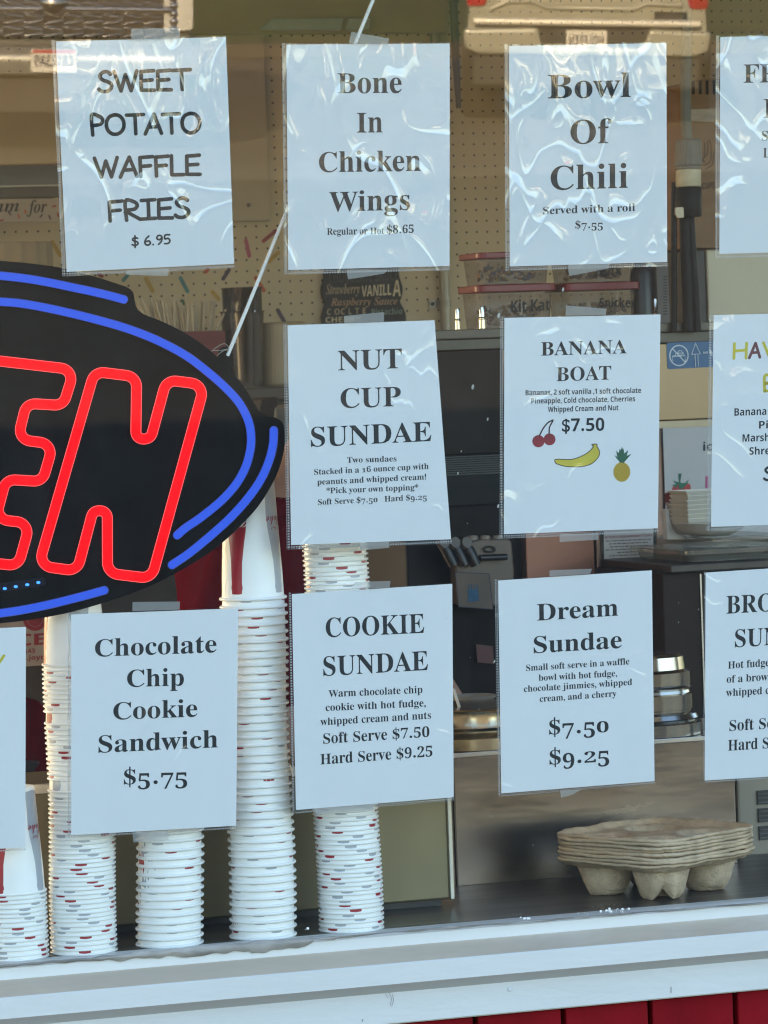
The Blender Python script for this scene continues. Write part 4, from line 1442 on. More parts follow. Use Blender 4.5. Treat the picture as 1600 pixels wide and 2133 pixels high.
# --- grey appliance with a black louvre at the right edge
Yv = 0.50
va = thing('louvred_appliance', 'grey appliance with black louvred vents at the right edge', 'appliance', (at(1700, 1790, Yv).x, Yv, ZC))
mb = MB()
vx0, vx1, vz0, vz1 = pbox(mb, 1536, 1520, 1900, 1792, Yv, 0.3)
mb.build('casing', M('grey_casing', (0.27, 0.225, 0.165), rough=0.5, var=0.06), va, bevel=0.004)
mb = MB(); mb.box(vx0 + 0.01, vx1 - 0.01, Yv + 0.01, Yv + 0.29, ZC + 0.0005, vz0 - 0.0005)
mb.build('base', black_plastic, va)
slat_m = M('slat_grey', (0.08, 0.08, 0.08), rough=0.4)
for i in range(3):
    mb = MB()
    y0 = 1642 + i * 37
    pbox(mb, 1578 + i * 2, y0, 1720, y0 + 29, Yv - 0.003, 0.0028)
    mb.build('vent', black_plastic, va)
    mb = MB()
    for q in range(3):
        mb = MB()
        pbox(mb, 1580 + i * 2, y0 + 6 + q * 9, 1718, y0 + 8 + q * 9, Yv - 0.005, 0.0018)
        mb.build('vent_slat', slat_m, va)

# --- dark steel cabinet with a shelf on top, behind the topping station
Yd = 0.92
dk = thing('dark_cabinet', 'dark brown steel cabinet with a shelf top, right of the ice cream machine nozzles', 'cabinet', (at(1300, 1540, Yd).x, Yd + 0.15, 0.006))
mb = MB()
dx0, dx1, dz0, dz1 = pbox(mb, 1238, 1190, 1660, 1700, Yd, 0.30)
mb.v, mb.f, mb.mi = [], [], []
dx0 = at(1242, 1190, Yd + 0.28).x
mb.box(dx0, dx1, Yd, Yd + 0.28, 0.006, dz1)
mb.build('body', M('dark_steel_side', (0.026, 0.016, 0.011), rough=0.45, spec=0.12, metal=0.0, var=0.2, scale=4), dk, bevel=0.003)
mb = MB()
sx0, sx1, sz0, sz1 = pbox(mb, 1240, 1174, 1700, 1190, Yd - 0.02, 0.32)
mb.v, mb.f, mb.mi = [], [], []
mb.box(at(1240, 1180, Yd + 0.30).x, sx1, Yd - 0.02, Yd + 0.30, sz0, sz1)
mb.build('shelf', M('shelf_steel', (0.055, 0.043, 0.033), rough=0.4, metal=0.3, var=0.2), dk, bevel=0.002)
mb = MB(); pbox(mb, 1464, 1195, 1467, 1545, Yd - 0.003, 0.0025)
mb.build('panel_seam', steel, dk)
ZS = sz1
# clear trays on that shelf
Ya = Yd - 0.01
def clear_tray(label, x0, x1, y0, y1, z):
    a, b = at(x0, y0, Ya + 0.22).x, at(x1, y0, Ya).x
    h = at(1500, y0, Ya).z - at(1500, y1, Ya).z
    mb = MB()
    n = 28
    def ring(inset, zz, rr):
        pts = []
        for p in fillet([(a + inset, Ya + inset), (b - inset, Ya + inset), (b - inset, Ya + 0.24 - inset), (a + inset, Ya + 0.24 - inset)], rr, 5):
            pts.append(Vector((p.x, p.y, zz)))
        return pts
    rings = [ring(0.014, z + 0.001, 0.012), ring(0.010, z + h * 0.55, 0.014), ring(0.0, z + h * 0.62, 0.02), ring(0.0, z + h * 0.97, 0.02), ring(0.006, z + h, 0.018), ring(0.012, z + h * 0.8, 0.015)]
    m = len(rings[0])
    vs = [p for r in rings for p in r]
    fs = [(i * m + k, i * m + (k + 1) % m, (i + 1) * m + (k + 1) % m, (i + 1) * m + k) for i in range(len(rings) - 1) for k in range(m)]
    fs.append(tuple(range(m)))
    fs.append(tuple((len(rings) - 1) * m + k for k in range(m)))
    mb.add(vs, fs)
    o = mb.build('clear_tray', acryl_clear, None, smooth=40, origin=((a + b) / 2, Ya + 0.12, z))
    tag(o, label, 'tray')
    return z + h
zt1 = clear_tray('wider clear plastic tray lying on the dark shelf under another tray', 1316, 1680, 1146, 1173, ZS + 0.001)
zt2 = clear_tray('smaller clear plastic tray, upper of the two on the dark shelf', 1372, 1660, 1125, 1146, zt1 + 0.001)
# things on the trays
def round_thing(name, label, cat, px, Yc, prof, z, mat, segs=32, group=None, sm=40):
    c = at(px, 1100, Yc)
    mb = MB(); mb.lathe(prof, (c.x, Yc, z), segs)
    o = mb.build(name, mat, None, smooth=sm, origin=(c.x, Yc, z))
    return tag(o, label, cat, group)
kk = at(1400, 1100, 1.0); m_px = (at(1500, 1100, 1.0).x - at(1400, 1100, 1.0).x) / 100 * 0.955
tb = thing('lidded_tub', 'cloudy round tub with a red lid on the clear trays before the strawberry poster', 'tub', (at(1437, 1110, 1.06).x, 1.06, zt2 + 0.001))
cx = at(1437, 1110, 1.06).x
mb = MB(); mb.lathe([(0, 0), (0.028, 0), (0.033, 0.010), (0.036, 0.048), (0.0375, 0.050), (0.0375, 0.053), (0.035, 0.053), (0, 0.053)], (cx, 1.06, zt2 + 0.001), 36)
mb.build('body', clear_mat('cloudy_tub', f0=0.06, rough=0.2, haze=0.75, haze_col=(0.62, 0.55, 0.47)), tb, smooth=40)
mb = MB(); mb.lathe([(0.0, 0.0), (0.0385, 0.0), (0.0385, 0.013), (0.036, 0.0155), (0, 0.0155)], (cx, 1.06, zt2 + 0.0545), 36)
mb.build('lid', red_plastic, tb, smooth=40)
# white holder that hugs the tub
br = thing('white_bracket', 'white curved plastic bracket left of the red-lidded tub', 'bracket', at(1390, 1124, 1.04))
mb = MB()
outl = [(1386, 1062), (1393, 1060), (1395, 1078), (1400, 1098), (1408, 1110), (1420, 1117), (1432, 1119), (1432, 1123), (1391, 1124), (1389, 1090)]
slab(mb, outl, 1.02, 0.02)
mb.build('arm', white_plastic, br, bevel=0.001)
boat_m = M('white_board', (0.66, 0.62, 0.53), rough=0.7, var=0.05, scale=30)
bx = at(1475, 1110, 0.97)
bowl_z = zt2 + 0.001
mb = MB(); mb.lathe([(0, 0.0), (0.03, 0.0), (0.05, 0.010), (0.060, 0.021), (0.062, 0.022), (0.060, 0.023), (0.048, 0.013), (0.028, 0.004), (0, 0.003)], (bx.x + 0.012, 0.985, bowl_z), 36)
o = mb.build('white_bowl', white_plastic, None, smooth=40, origin=(bx.x + 0.012, 0.985, bowl_z))
tag(o, 'shallow white bowl carrying the stack of white paper trays', 'bowl')
for i in range(7):
    z = bowl_z + 0.0235 + i * 0.0072
    mb = MB()
    a, b = at(1427, 1060, 0.96).x, at(1545, 1060, 0.96).x
    w = random.uniform(-0.0015, 0.0015)
    mb.add([(a + 0.004, 0.955, z), (b, 0.955, z), (b, 1.02, z), (a + 0.004, 1.02, z), (a + w, 0.950, z + 0.0066), (b + 0.004, 0.950, z + 0.0066), (b + 0.004, 1.025, z + 0.0066), (a + w, 1.025, z + 0.0066)],
           [(0, 3, 2, 1), (0, 1, 5, 4), (1, 2, 6, 5), (2, 3, 7, 6), (3, 0, 4, 7)])
    o = mb.build('paper_tray', boat_m, None, origin=((a + b) / 2, 0.98, z), solidify=0.0012)
    tag(o, 'white paper tray nested in the stack on the shallow white bowl', 'paper tray', 'white paper trays stacked on the bowl')

# --- ice cream machine
Ym = 1.22
ms = thing('ice_cream_machine', 'wide ice cream machine, dark on the left and beige on the right, with draw handles', 'ice cream machine', (at(1150, 1000, Ym).x, Ym + 0.3, 0.006))
mx0, mx1 = at(838, 900, Ym).x, at(1640, 800, Ym).x
mz1 = at(1150, 680, Ym).z
mz_band = at(1150, 722, Ym).z
mid = at(1052, 900, Ym).x
mz_low = at(1300, 1180, Ym).z
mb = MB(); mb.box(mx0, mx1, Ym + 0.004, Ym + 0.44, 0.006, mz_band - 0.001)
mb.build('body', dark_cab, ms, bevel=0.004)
band_m = M('band_steel', (0.105, 0.088, 0.062), rough=0.45, metal=0.2, var=0.12, scale=4)
mb = MB(); mb.box(mx0 - 0.004, mx1, Ym - 0.006, Ym + 0.45, (mz_band + mz1) / 2 + 0.001, mz1)
mb.build('top_rim', band_m, ms, bevel=0.002)
mb = MB(); mb.box(mx0, mx1, Ym, Ym + 0.43, mz_band, (mz_band + mz1) / 2)
mb.build('lower_rim', M('band_steel_low', (0.09, 0.077, 0.055), rough=0.45, metal=0.2), ms, bevel=0.001)
mb = MB(); mb.box(mx0 + 0.004, mid - 0.002, Ym - 0.002, Ym + 0.003, at(990, 945, Ym).z, mz_band - 0.002)
mb.build('front_panel', M('painted_dark_reflection', (0.013, 0.008, 0.005), rough=0.4, spec=0.1, metal=0.0, var=0.25, scale=5), ms, bevel=0.001)  # dark colour stands in for what the polished steel reflects
mb = MB()
mb.box(mx0 + 0.004, mid - 0.002, Ym - 0.004, Ym + 0.003, at(990, 1052, Ym).z, at(990, 947, Ym).z)
mb.build('drip_panel', M('blue_grey_panel', (0.009, 0.010, 0.010), rough=0.4, spec=0.1, metal=0.0, var=0.3, scale=12, stretch=(0.3, 1, 4)), ms, bevel=0.001)
mb = MB()
louv = M('louvre_dark', (0.018, 0.021, 0.022), rough=0.4)
for i in range(9):
    z = at(990, 950 + i * 4.6, Ym).z
    mb = MB()
    mb.box(mx0 + 0.02, mid - 0.008, Ym - 0.0075, Ym - 0.0042, z - 0.0009, z + 0.0009)
    mb.build('louvre', louv, ms)
mb = MB()
mb.box(mid + 0.001, mx1, Ym - 0.003, Ym + 0.003, at(1430, 873, Ym).z, mz_band - 0.002)
mb.build('beige_panel', M('beige_panel', (0.50, 0.32, 0.145), rough=0.3, var=0.08, scale=3, coat=0.2), ms, bevel=0.0015)  # beige stands in for the reflection in the same steel front
mb = MB()
mb.box(mid + 0.001, mx1, Ym - 0.006, Ym + 0.003, at(1430, 892, Ym).z, at(1430, 875, Ym).z)
mb.build('beige_ledge', M('cream_ledge', (0.55, 0.43, 0.26), rough=0.3), ms, bevel=0.002)
# copper-tinted lower door and the side of it
mb = MB()
a, b = at(1094, 1150, Ym - 0.02).x, at(1237, 1150, Ym - 0.02).x
mb.box(a, b, Ym - 0.024, Ym + 0.002, at(1160, 1300, Ym).z, at(1160, 1080, Ym).z)
mb.build('copper_door', M('copper_steel', (0.22, 0.095, 0.062), rough=0.35, metal=0.4, var=0.22, scale=4, stretch=(1.5, 1, 0.4), rvar=0.1), ms, bevel=0.002)
mb = MB()
a2, b2 = at(1241, 1150, Ym - 0.02).x, at(1420, 1150, Ym - 0.02).x
mb.box(a2, b2, Ym - 0.024, Ym + 0.002, at(1300, 1300, Ym).z, at(1300, 895, Ym).z)
mb.build('rose_door', M('rose_steel', (0.20, 0.125, 0.10), rough=0.35, metal=0.6, var=0.1, scale=4), ms, bevel=0.002)
# warranty card
mb = MB()
Yw = Ym - 0.0262
slab(mb, [(1251, 1108), (1368, 1100), (1368, 1170), (1253, 1178)], Yw, 0.0015)
fr = mb.build('card_frame', black_plastic, ms)
mb = MB(); slab(mb, [(1258, 1106), (1361, 1100), (1361, 1172), (1259, 1176)], Yw - 0.0012, 0.001)
mb.build('warranty_card', M('card_white', (0.62, 0.58, 0.55), rough=0.6), fr)
mb = MB()
text_px(mb, 'ACTIVATE YOUR WARRANTY TODAY', 'sans', (1260, 1122), (1359, 1117), 4.6, lambda x, y: at(x, y, Yw - 0.0018))
mb.build('card_heading', M('maroon_print', (0.22, 0.03, 0.04), rough=0.6), fr)
mb = MB()
for i, (xa_, xb_) in enumerate(((1262, 1356), (1268, 1350), (1270, 1351), (1261, 1340), (1286, 1330), (1270, 1335), (1270, 1330))):
    y = 1128.5 + i * 6.2
    x = xa_
    while x < xb_:
        w = random.uniform(3, 9)
        mb.add([at(px, py - (px - 1260) * 0.045, Yw - 0.0018) for px, py in ((x, y), (min(x + w, xb_), y), (min(x + w, xb_), y - 2.2), (x, y - 2.2))], [(0, 1, 2, 3)])
        x += w + 1.8
mb.build('small_print', M('grey_print', (0.16, 0.14, 0.14), rough=0.6), fr)
# blue notice sticker
Yb_ = Ym - 0.0042
mb = MB()
stick = fillet([(1388.5, 714), (1600, 706), (1600, 758), (1391, 769)], 4, 4)
mb.prism([at(p.x, p.y, Yb_) for p in stick], (0, 0.001, 0))
stk = mb.build('blue_sticker', M('sticker_blue', (0.012, 0.10, 0.24), rough=0.4, var=0.05), ms)
line_m = M('sticker_white', (0.55, 0.62, 0.66), rough=0.5)
mb = MB()
def sline(pts, w, dy=0.0):
    vs, fs = ribbon2d(pts, w)
    mb.add([at(v.x, v.y, Yb_ - 0.0006 - dy) for v in vs], fs)
cxs, cys = 1414.5, 740.5
sline([(cxs + 19 * math.cos(a), cys + 21 * math.sin(a)) for a in [i * math.pi / 16 for i in range(33)]], 1.2)
sline([(cxs - 14, cys - 15), (cxs + 14, cys + 15)], 1.1, 0.0001)
sline([(1402, 752), (1401, 742), (1427, 741), (1428, 752)], 0.6, 0.0002)
sline([(1406, 741), (1408, 736), (1424, 735), (1425, 740)], 0.6, 0.0003)
sline([(1417 + 5 * math.cos(a), 735 + 5 * math.sin(a)) for a in [i * math.pi / 8 for i in range(17)]], 0.6, 0.0004)
sline([(1441, 738), (1449, 715), (1459, 737), (1441, 738)], 0.7, 0.0005)
sline([(1448, 738), (1449, 764)], 0.6, 0.0006)
sline([(1454, 738), (1455, 763)], 0.6, 0.0007)
text_px(mb, 'NE PAS', 'sans', (1465, 737), (1494, 735.5), 4.5, lambda x, y: at(x, y, Yb_ - 0.0016))
mb.build('symbol', line_m, stk)
# dispensing head
hd = MB()
Yh = Ym - 0.035
slab(hd, fillet([(946, 1136), (1000, 1124), (1066, 1122), (1072, 1190), (1068, 1262), (955, 1262)], 12, 4), Yh, 0.0335)
hd.build('dispensing_head', M('head_beige', (0.125, 0.09, 0.063), rough=0.4, var=0.1), ms, bevel=0.003)
for px in (984, 1010, 1036):
    c = at(px, 1122, Yh + 0.02)
    mb = MB(); mb.lathe([(0.0, -0.012), (0.0095, -0.012), (0.0095, 0.002), (0.008, 0.005), (0, 0.006)], c, 18)
    mb.build('knob', M('knob_beige', (0.26, 0.205, 0.15), rough=0.5), ms, smooth=40)
for i, px in enumerate((929, 952, 976)):
    c = at(px, 1152, Yh - 0.012)
    mb = MB()
    mb.tube([c + Vector((-0.012, 0.0, 0.022)), c + Vector((0, -0.004, 0.004)), c + Vector((0.010, -0.006, -0.020))], [0.006, 0.0095, 0.0085], 10)
    h = mb.build('draw_handle', black_plastic, ms, smooth=60)
    mb = MB(); mb.lathe([(0, -0.003), (0.010, -0.003), (0.0115, 0.002), (0.009, 0.006), (0, 0.006)], c + Vector((-0.006, -0.004, 0.016)), 14, axis=(0.2, -1, 0.3))
    mb.build('chrome_cap', M('dull_chrome', (0.10, 0.08, 0.06), rough=0.4, metal=0.5), h, smooth=40)
mb = MB(); mb.tube([at(1000, 1162, Yh - 0.012), at(1056, 1160, Yh - 0.012)], 0.0052, 12)
mb.build('lever', black_plastic, ms, smooth=60)
mb = MB(); mb.tube([at(p.x, p.y, Yh - 0.004) for p in spline([(1009, 1144), (1014, 1139), (1026, 1139), (1031, 1144), (1026, 1149), (1014, 1149)], 4, closed=True)], 0.0018, 6, closed=True)
mb.build('nozzle_clip', M('clip_grey', (0.06, 0.055, 0.05), rough=0.4), ms, smooth=60)
# card with the blue cake picture, hung on the head
Yk = Yh - 0.003
mb = MB(); slab(mb, [(949, 1192), (1019, 1195), (1027, 1269), (956, 1264)], Yk, 0.0012)
cd = mb.build('cake_card', M('card_grey', (0.14, 0.108, 0.08), rough=0.7), ms)
mb = MB(); 
vs, fs = ribbon2d([(949, 1192), (1019, 1195), (1027, 1269), (956, 1264), (949, 1192)], 0.8)
mb.add([at(v.x, v.y, Yk - 0.0004) for v in vs], fs)
mb.build('card_border', M('border_blue', (0.03, 0.035, 0.06), rough=0.6), cd)
mb = MB()
slab(mb, [(974, 1228), (996, 1228), (998, 1252), (976, 1254)], Yk - 0.0006, 0.0004)
for q in range(4):
    x = 976.5 + q * 5.8
    slab(mb, [(x - 1, 1217), (x + 1, 1217), (x + 1.2, 1228), (x - 1, 1228)], Yk - 0.0006, 0.0004)
mb.build('cake_picture', M('cake_blue', (0.01, 0.075, 0.15), rough=0.6, var=0.2, scale=60), cd)
mb = MB(); slab(mb, [(992, 1342), (1027, 1346), (1029, 1383), (995, 1380)], Yh + 0.030, 0.001)
pk = mb.build('pink_sticker', M('pink_paper', (0.15, 0.075, 0.065), rough=0.7), ms)
mb = MB()
for q in range(5):
    y = 1352 + q * 6
    slab(mb, [(997, y), (1022, y + 1.6), (1022, y + 3.4), (997, y + 1.8)], Yh + 0.0292, 0.0004)
mb.build('sticker_print', M('sticker_red_print', (0.18, 0.06, 0.06), rough=0.7), pk)
# bottom part of the machine under the head, darker and set back
# chrome posts on the machine's top
for (px, w, y0, y1) in ((954, 7.5, 643, 692), (1005, 10, 638, 688), (1366, 6, 622, 672)):
    Yp = Ym + 0.03
    c = at(px, y1, Yp)
    top = at(px, y0, Yp).z
    zc = mz1 + 0.0008
    r = w * 0.5 * 0.00078
    po = thing('chrome_post', {954: 'thin chrome post with a black ring on the machine top, next to the grey conduit', 1005: 'thicker chrome post with a black ring on the machine top', 1366: 'chrome post on the machine top beside the black cables'}[px], 'post', (c.x, Yp, zc))
    h = top - zc
    mb = MB(); mb.lathe([(0, 0), (r * 1.35, 0), (r * 1.35, h * 0.40), (r, h * 0.43), (r, h * 0.95), (r * 0.85, h), (0, h)], (c.x, Yp, zc), 18)
    mb.build('shaft', chrome, po, smooth=40)
    mb = MB(); mb.lathe([(r * 1.02, h * 0.46), (r * 1.7, h * 0.46), (r * 1.7, h * 0.52), (r * 1.02, h * 0.52)], (c.x, Yp, zc), 18, closed=True)
    mb.build('ring', black_plastic, po, smooth=40)
# strawberry poster
Ypo = Ym - 0.03
po = thing('poster', 'white poster with a strawberry and black letters behind the red-lidded tub', 'poster', at(1440, 1125, Ypo))
mb = MB(); slab(mb, [(1381, 892), (1700, 880), (1700, 1120), (1389, 1124)], Ypo, 0.002)
mb.build('sheet', M('poster_white', (0.48, 0.46, 0.44), rough=0.6, var=0.03), po)
mb = MB()
text_px(mb, 'ice', 'sans', (1465, 939), (1500, 937), 17, lambda x, y: at(x, y, Ypo - 0.0006))
mb.build('lettering', ink, po)
mb = MB()
mb.add([at(p.x, p.y, Ypo - 0.0006) for p in spline([(1400, 1020), (1406, 1010), (1420, 1006), (1436, 1008), (1439, 1018), (1438, 1034), (1432, 1046), (1424, 1052), (1414, 1050), (1404, 1036)], 5, closed=True)], [tuple(range(50))])
sb = mb.build('strawberry_picture', M('strawberry_red', (0.40, 0.035, 0.03), rough=0.6, var=0.3, scale=120), po)
mb = MB()
for i, (a, b, c_) in enumerate((((1412, 1012), (1402, 1001), (1416, 1005)), ((1416, 1012), (1413, 987), (1420, 986)), ((1420, 1013), (1436, 998), (1428, 1012)), ((1408, 1016), (1400, 1010), (1416, 1008)), ((1424, 1016), (1434, 1006), (1416, 1006)), ((1413, 1018), (1417, 1002), (1424, 1018)))):
    mb.add([at(x, y, Ypo - 0.0009 - 0.00005 * i) for x, y in (a, b, c_)], [(0, 1, 2)])
mb.build('leaves', leaf_m, sb)
mb = MB(); slab(mb, [(1470, 992), (1476, 992), (1477, 1030), (1470, 1030)], Ypo - 0.0008, 0.0005)
mb.build('pink_bar', M('printed_pink', (0.45, 0.07, 0.18), rough=0.6), po)
mb = MB()
for i in range(6):
    slab(mb, [(1377.2, 894 + i * 6), (1379.2, 894 + i * 6), (1379.4, 898 + i * 6), (1377.4, 898 + i * 6)], Ypo - 0.0008, 0.0005)
mb.build('edge_print', ink, po)

# --- candy tubs standing on the machine
Ytub = Ym + 0.16
def candy_tub(label, x0, x1, ytop, ylid, ybot, word, wx, cap, zbase, candy=None, lid=True):
    a, b = at(x0, ylid, Ytub).x, at(x1, ylid, Ytub).x
    zl0, zl1 = at((x0 + x1) / 2, ylid, Ytub).z, at((x0 + x1) / 2, ytop, Ytub).z
    t = thing('candy_tub', label, 'tub', ((a + b) / 2, Ytub + 0.05, zbase), 'candy tubs with red lids')
    mb = MB()
    D = 0.10
    i = 0.006
    rings = []
    for ins, z in ((i, zbase + 0.0005), (0.002, zl0 - 0.001), (0.002, zl0 - 0.0009)):
        rings.append([Vector((p.x, p.y, z)) for p in fillet([(a + ins, Ytub + ins), (b - ins, Ytub + ins), (b - ins, Ytub + D - ins), (a + ins, Ytub + D - ins)], 0.012, 4)])
    m = len(rings[0])
    vs = [p for r in rings[:2] for p in r]
    fs = [(k, (k + 1) % m, m + (k + 1) % m, m + k) for k in range(m)] + [tuple(range(m))]
    mb.add(vs, fs)
    mb.build('box', clear_tub, t, smooth=40)
    if candy:
        mb = MB()
        for q in range(80):
            c = Vector((random.uniform(a + 0.018, b - 0.018), Ytub + random.uniform(0.016, 0.07), zbase + 0.008 + random.uniform(0, 0.5) * (zl0 - zbase)))
            mb.cur = random.randrange(len(candy))
            r = random.uniform(0.003, 0.0055)
            mb.lathe([(0, -r * 0.6), (r * 0.8, -r * 0.4), (r, 0), (r * 0.8, r * 0.4), (0, r * 0.6)], c, 7, axis=(random.uniform(-1, 1), random.uniform(-1, 1), 1))
        o = mb.build('candy_filling', candy, t, smooth=60)
        o['kind'] = 'stuff'
    mb = MB()
    pts = fillet([(a - 0.004, Ytub - 0.005), (b + 0.004, Ytub - 0.005), (b + 0.004, Ytub + D + 0.005), (a - 0.004, Ytub + D + 0.005)], 0.014, 4)
    mb.prism([Vector((p.x, p.y, zl0)) for p in pts], (0, 0, zl1 - zl0))
    mb.build('lid', red_plastic, t, bevel=0.0015)
    if word:
        mb = MB()
        text_px(mb, word, 'sans', wx[0], wx[1], cap, lambda x, y: at(x, y, Ytub - 0.0006 + 0.0012), (0.0, -1.0))
        mb.build('marker_word', ink, t)
    return zl1
cols = [M('candy_yellow', (0.45, 0.30, 0.03), rough=0.4), M('candy_brown', (0.10, 0.05, 0.02), rough=0.4), M('candy_blue', (0.05, 0.08, 0.2), rough=0.4), M('candy_orange', (0.4, 0.14, 0.03), rough=0.4)]
brown = [M('bar_brown', (0.14, 0.07, 0.035), rough=0.5), M('bar_tan', (0.32, 0.2, 0.1), rough=0.5)]
zb0 = mz1 + 0.0006
z1 = candy_tub('red-lidded candy tub with two short words in black marker, lower left of the four', 998, 1156, 592, 607, 668, 'Kit Kat', ((1065, 650), (1146, 646)), 23, zb0, brown)
z2 = candy_tub('red-lidded tub of yellow and dark candies, upper left of the four candy tubs', 1000, 1150, 524, 537, 590, None, None, 0, z1 + 0.0006, cols)
z3 = candy_tub('red-lidded candy tub with one long word in black marker, lower right of the four', 1180, 1330, 588, 604, 668, 'Snicker', ((1249, 639), (1323, 640)), 18, zb0, brown)
z4 = candy_tub('candy tub with four capitals in marker, upper right of the four tubs', 1184, 1326, 520, 534, 586, 'TWIX', ((1237, 576), (1296, 573)), 16, z3 + 0.0006, brown)
mb = MB()
c = at(1347, 600, Ytub)
mb.lathe([(0, 0), (0.020, 0), (0.020, 0.085), (0.012, 0.105), (0.009, 0.11), (0.009, 0.125), (0, 0.126)], (c.x, Ytub + 0.02, zb0), 24)
o = mb.build('dark_bottle', black_plastic, None, smooth=40, origin=(c.x, Ytub + 0.02, zb0))
tag(o, 'black squat bottle between the candy tubs and the grey box', 'bottle')
mb = MB(); q = pbox(mb, 1369, 545, 1394, 668, Ytub + 0.0, 0.06)
mb.v, mb.f, mb.mi = [], [], []
mb.box(q[0], q[1], Ytub, Ytub + 0.06, zb0, q[3])
gb = thing('grey_box', 'narrow grey printed box standing beside the black cables', 'box', ((q[0] + q[1]) / 2, Ytub + 0.03, zb0))
mb.build('carton', M('grey_card', (0.15, 0.13, 0.115), rough=0.7), gb, bevel=0.001)
mb = MB()
for r_ in range(14):
    y = 575 + r_ * 6
    slab(mb, [(1382, y), (1390, y - 0.5), (1390, y + 2.5), (1382, y + 3)], Ytub - 0.0006, 0.0004)
mb.build('print', M('carton_print', (0.07, 0.06, 0.055), rough=0.7), gb)
# ------------------------------------------------------------------ power cables and plug hanging over the machine
Yx = Ym - 0.03
cb = thing('power_connector', 'grey cable ending in a thick plug with a cream band, hanging above black cables', 'plug', at(1434, 665, Yx))
def ax(px, py):
    return at(px, py, Yx)
mpx = (at(1500, 400, Yx) - at(1400, 400, Yx)).length / 100
grey_rubber = M('grey_rubber', (0.17, 0.155, 0.125), rough=0.6, var=0.12, scale=30)
black_rubber = M('black_rubber', (0.007, 0.0075, 0.008), spec=0.15, rough=0.45, var=0.2)
cream = M('cream_plastic', (0.60, 0.51, 0.34), rough=0.5, var=0.08, scale=60)
mb = MB(); mb.tube([ax(p.x, p.y) for p in spline([(1431, -60), (1431, 60), (1430, 140), (1428, 200), (1429, 250), (1432, 292)], 6)], 10.5 * mpx, 14)
mb.build('grey_cable', grey_rubber, cb, smooth=60)
def barrel(name, y0, y1, r0, r1, mat, ribs=0, xc=1434):
    mb = MB()
    n = 40
    c0, c1 = ax(xc, y0), ax(xc + (y1 - y0) * 0.0, y1)
    vs, fs = [], []
    prof = [(0.0, 0.0), (r0 * 0.9, 0.0), (r0, 0.06), (r1, 0.94), (r1 * 0.92, 1.0), (0.0, 1.0)]
    for r, t in prof:
        c = c0 + (c1 - c0) * t
        for k in range(n):
            a = 2 * math.pi * k / n
            rr = r * mpx * (1 + (0.03 if ribs and k % 2 else 0.0))
            vs.append(c + Vector((math.cos(a) * rr, math.sin(a) * rr, 0)))
    for i in range(len(prof) - 1):
        for k in range(n):
            fs.append((i * n + k, i * n + (k + 1) % n, (i + 1) * n + (k + 1) % n, (i + 1) * n + k))
    mb.add(vs, fs)
    return mb.build(name, mat, cb, smooth=None if ribs else 50)
barrel('ribbed_collar', 290, 346, 24, 26, grey_rubber, ribs=1)
barrel('collar_ring', 346.5, 352, 24, 24, grey_rubber)
barrel('cream_band', 352.5, 389.5, 24.5, 24.5, cream)
pb = barrel('black_plug', 390, 452, 26, 26, black_rubber)
mb = MB()
a = ax(1413, 442)
slab(mb, fillet([(1407.5, 432), (1424, 431), (1425, 453), (1412, 454), (1407.5, 446)], 3, 3), Yx - 0.0195, 0.004)
mb.build('cream_patch', cream, pb)
for (pts, r) in (([(1426, 450), (1428, 520), (1432, 600), (1434, 690)], 11), ([(1438, 450), (1442, 520), (1448, 600), (1452, 690)], 8.5), ([(1405, 380), (1404, 480), (1404, 580), (1404, 690)], 6)):
    mb = MB(); mb.tube([at(p.x, p.y, Yx + 0.015) for p in spline(pts, 6)], r * mpx, 12)
    mb.build('black_cable', black_rubber, cb, smooth=60)

# slab for a gap's shade and beige cabinet at the right, cardboard carton in front of the pegboard
Yj = Ym + 0.30
mb = MB(); q = pbox(mb, 1474, 516, 1760, 672, Yj, 0.2)
mb.v, mb.f, mb.mi = [], [], []
mb.box(q[0], q[1], Yj, Yj + 0.2, mz1 + 0.0006, q[3])
bcab = thing('beige_cabinet', 'plain beige cabinet standing on the machine at the right edge', 'cabinet', ((q[0] + q[1]) / 2, Yj + 0.1, mz1 + 0.0006))
mb.build('front', M('beige_paint', (0.50, 0.43, 0.30), rough=0.35, var=0.1, scale=4, coat=0.3), bcab, bevel=0.003)
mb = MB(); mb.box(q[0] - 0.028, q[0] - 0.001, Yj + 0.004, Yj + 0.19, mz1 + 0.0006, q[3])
mb.build('side', M('gap_shade', (0.035, 0.027, 0.022), rough=0.5), bcab, bevel=0.002)  # dark slab stands in for shade in the gap beside the cabinet
Yk2 = Yj + 0.02
card = M('cardboard', (0.26, 0.155, 0.085), rough=0.85, var=0.12, scale=8, stretch=(1, 1, 4))
bx_ = thing('carton', 'brown cardboard carton printed CUPS with a row of dark slots, on the beige cabinet', 'carton', at(1560, 516, Yk2))
mb = MB()
slab(mb, [(1426, 176), (1447, 168), (1500, 160), (1720, 150), (1720, 517), (1436, 517)], Yk2, 0.28)
mb.build('box', card, bx_, bevel=0.002)
mb = MB()
for i in range(5):
    x = 1444 + i * 14.5
    slab(mb, fillet([(x - 3, 166 + (4 - i) * 0.8), (x + 3, 165 + (4 - i) * 0.8), (x + 3.6, 196), (x - 2, 197)], 1.5, 2), Yk2 - 0.0008, 0.0006)
for i in range(12):
    x = 1470 + i * 0
mb.build('printed_slots', M('carton_black', (0.03, 0.02, 0.015), rough=0.8), bx_)
mb = MB()
text_px(mb, 'CUPS', 'sans', (1463, 394), (1489, 391), 12, lambda x, y: at(x, y, Yk2 - 0.0008))
mb.build('carton_word', M('carton_ink', (0.06, 0.035, 0.025), rough=0.8), bx_)
mb = MB()
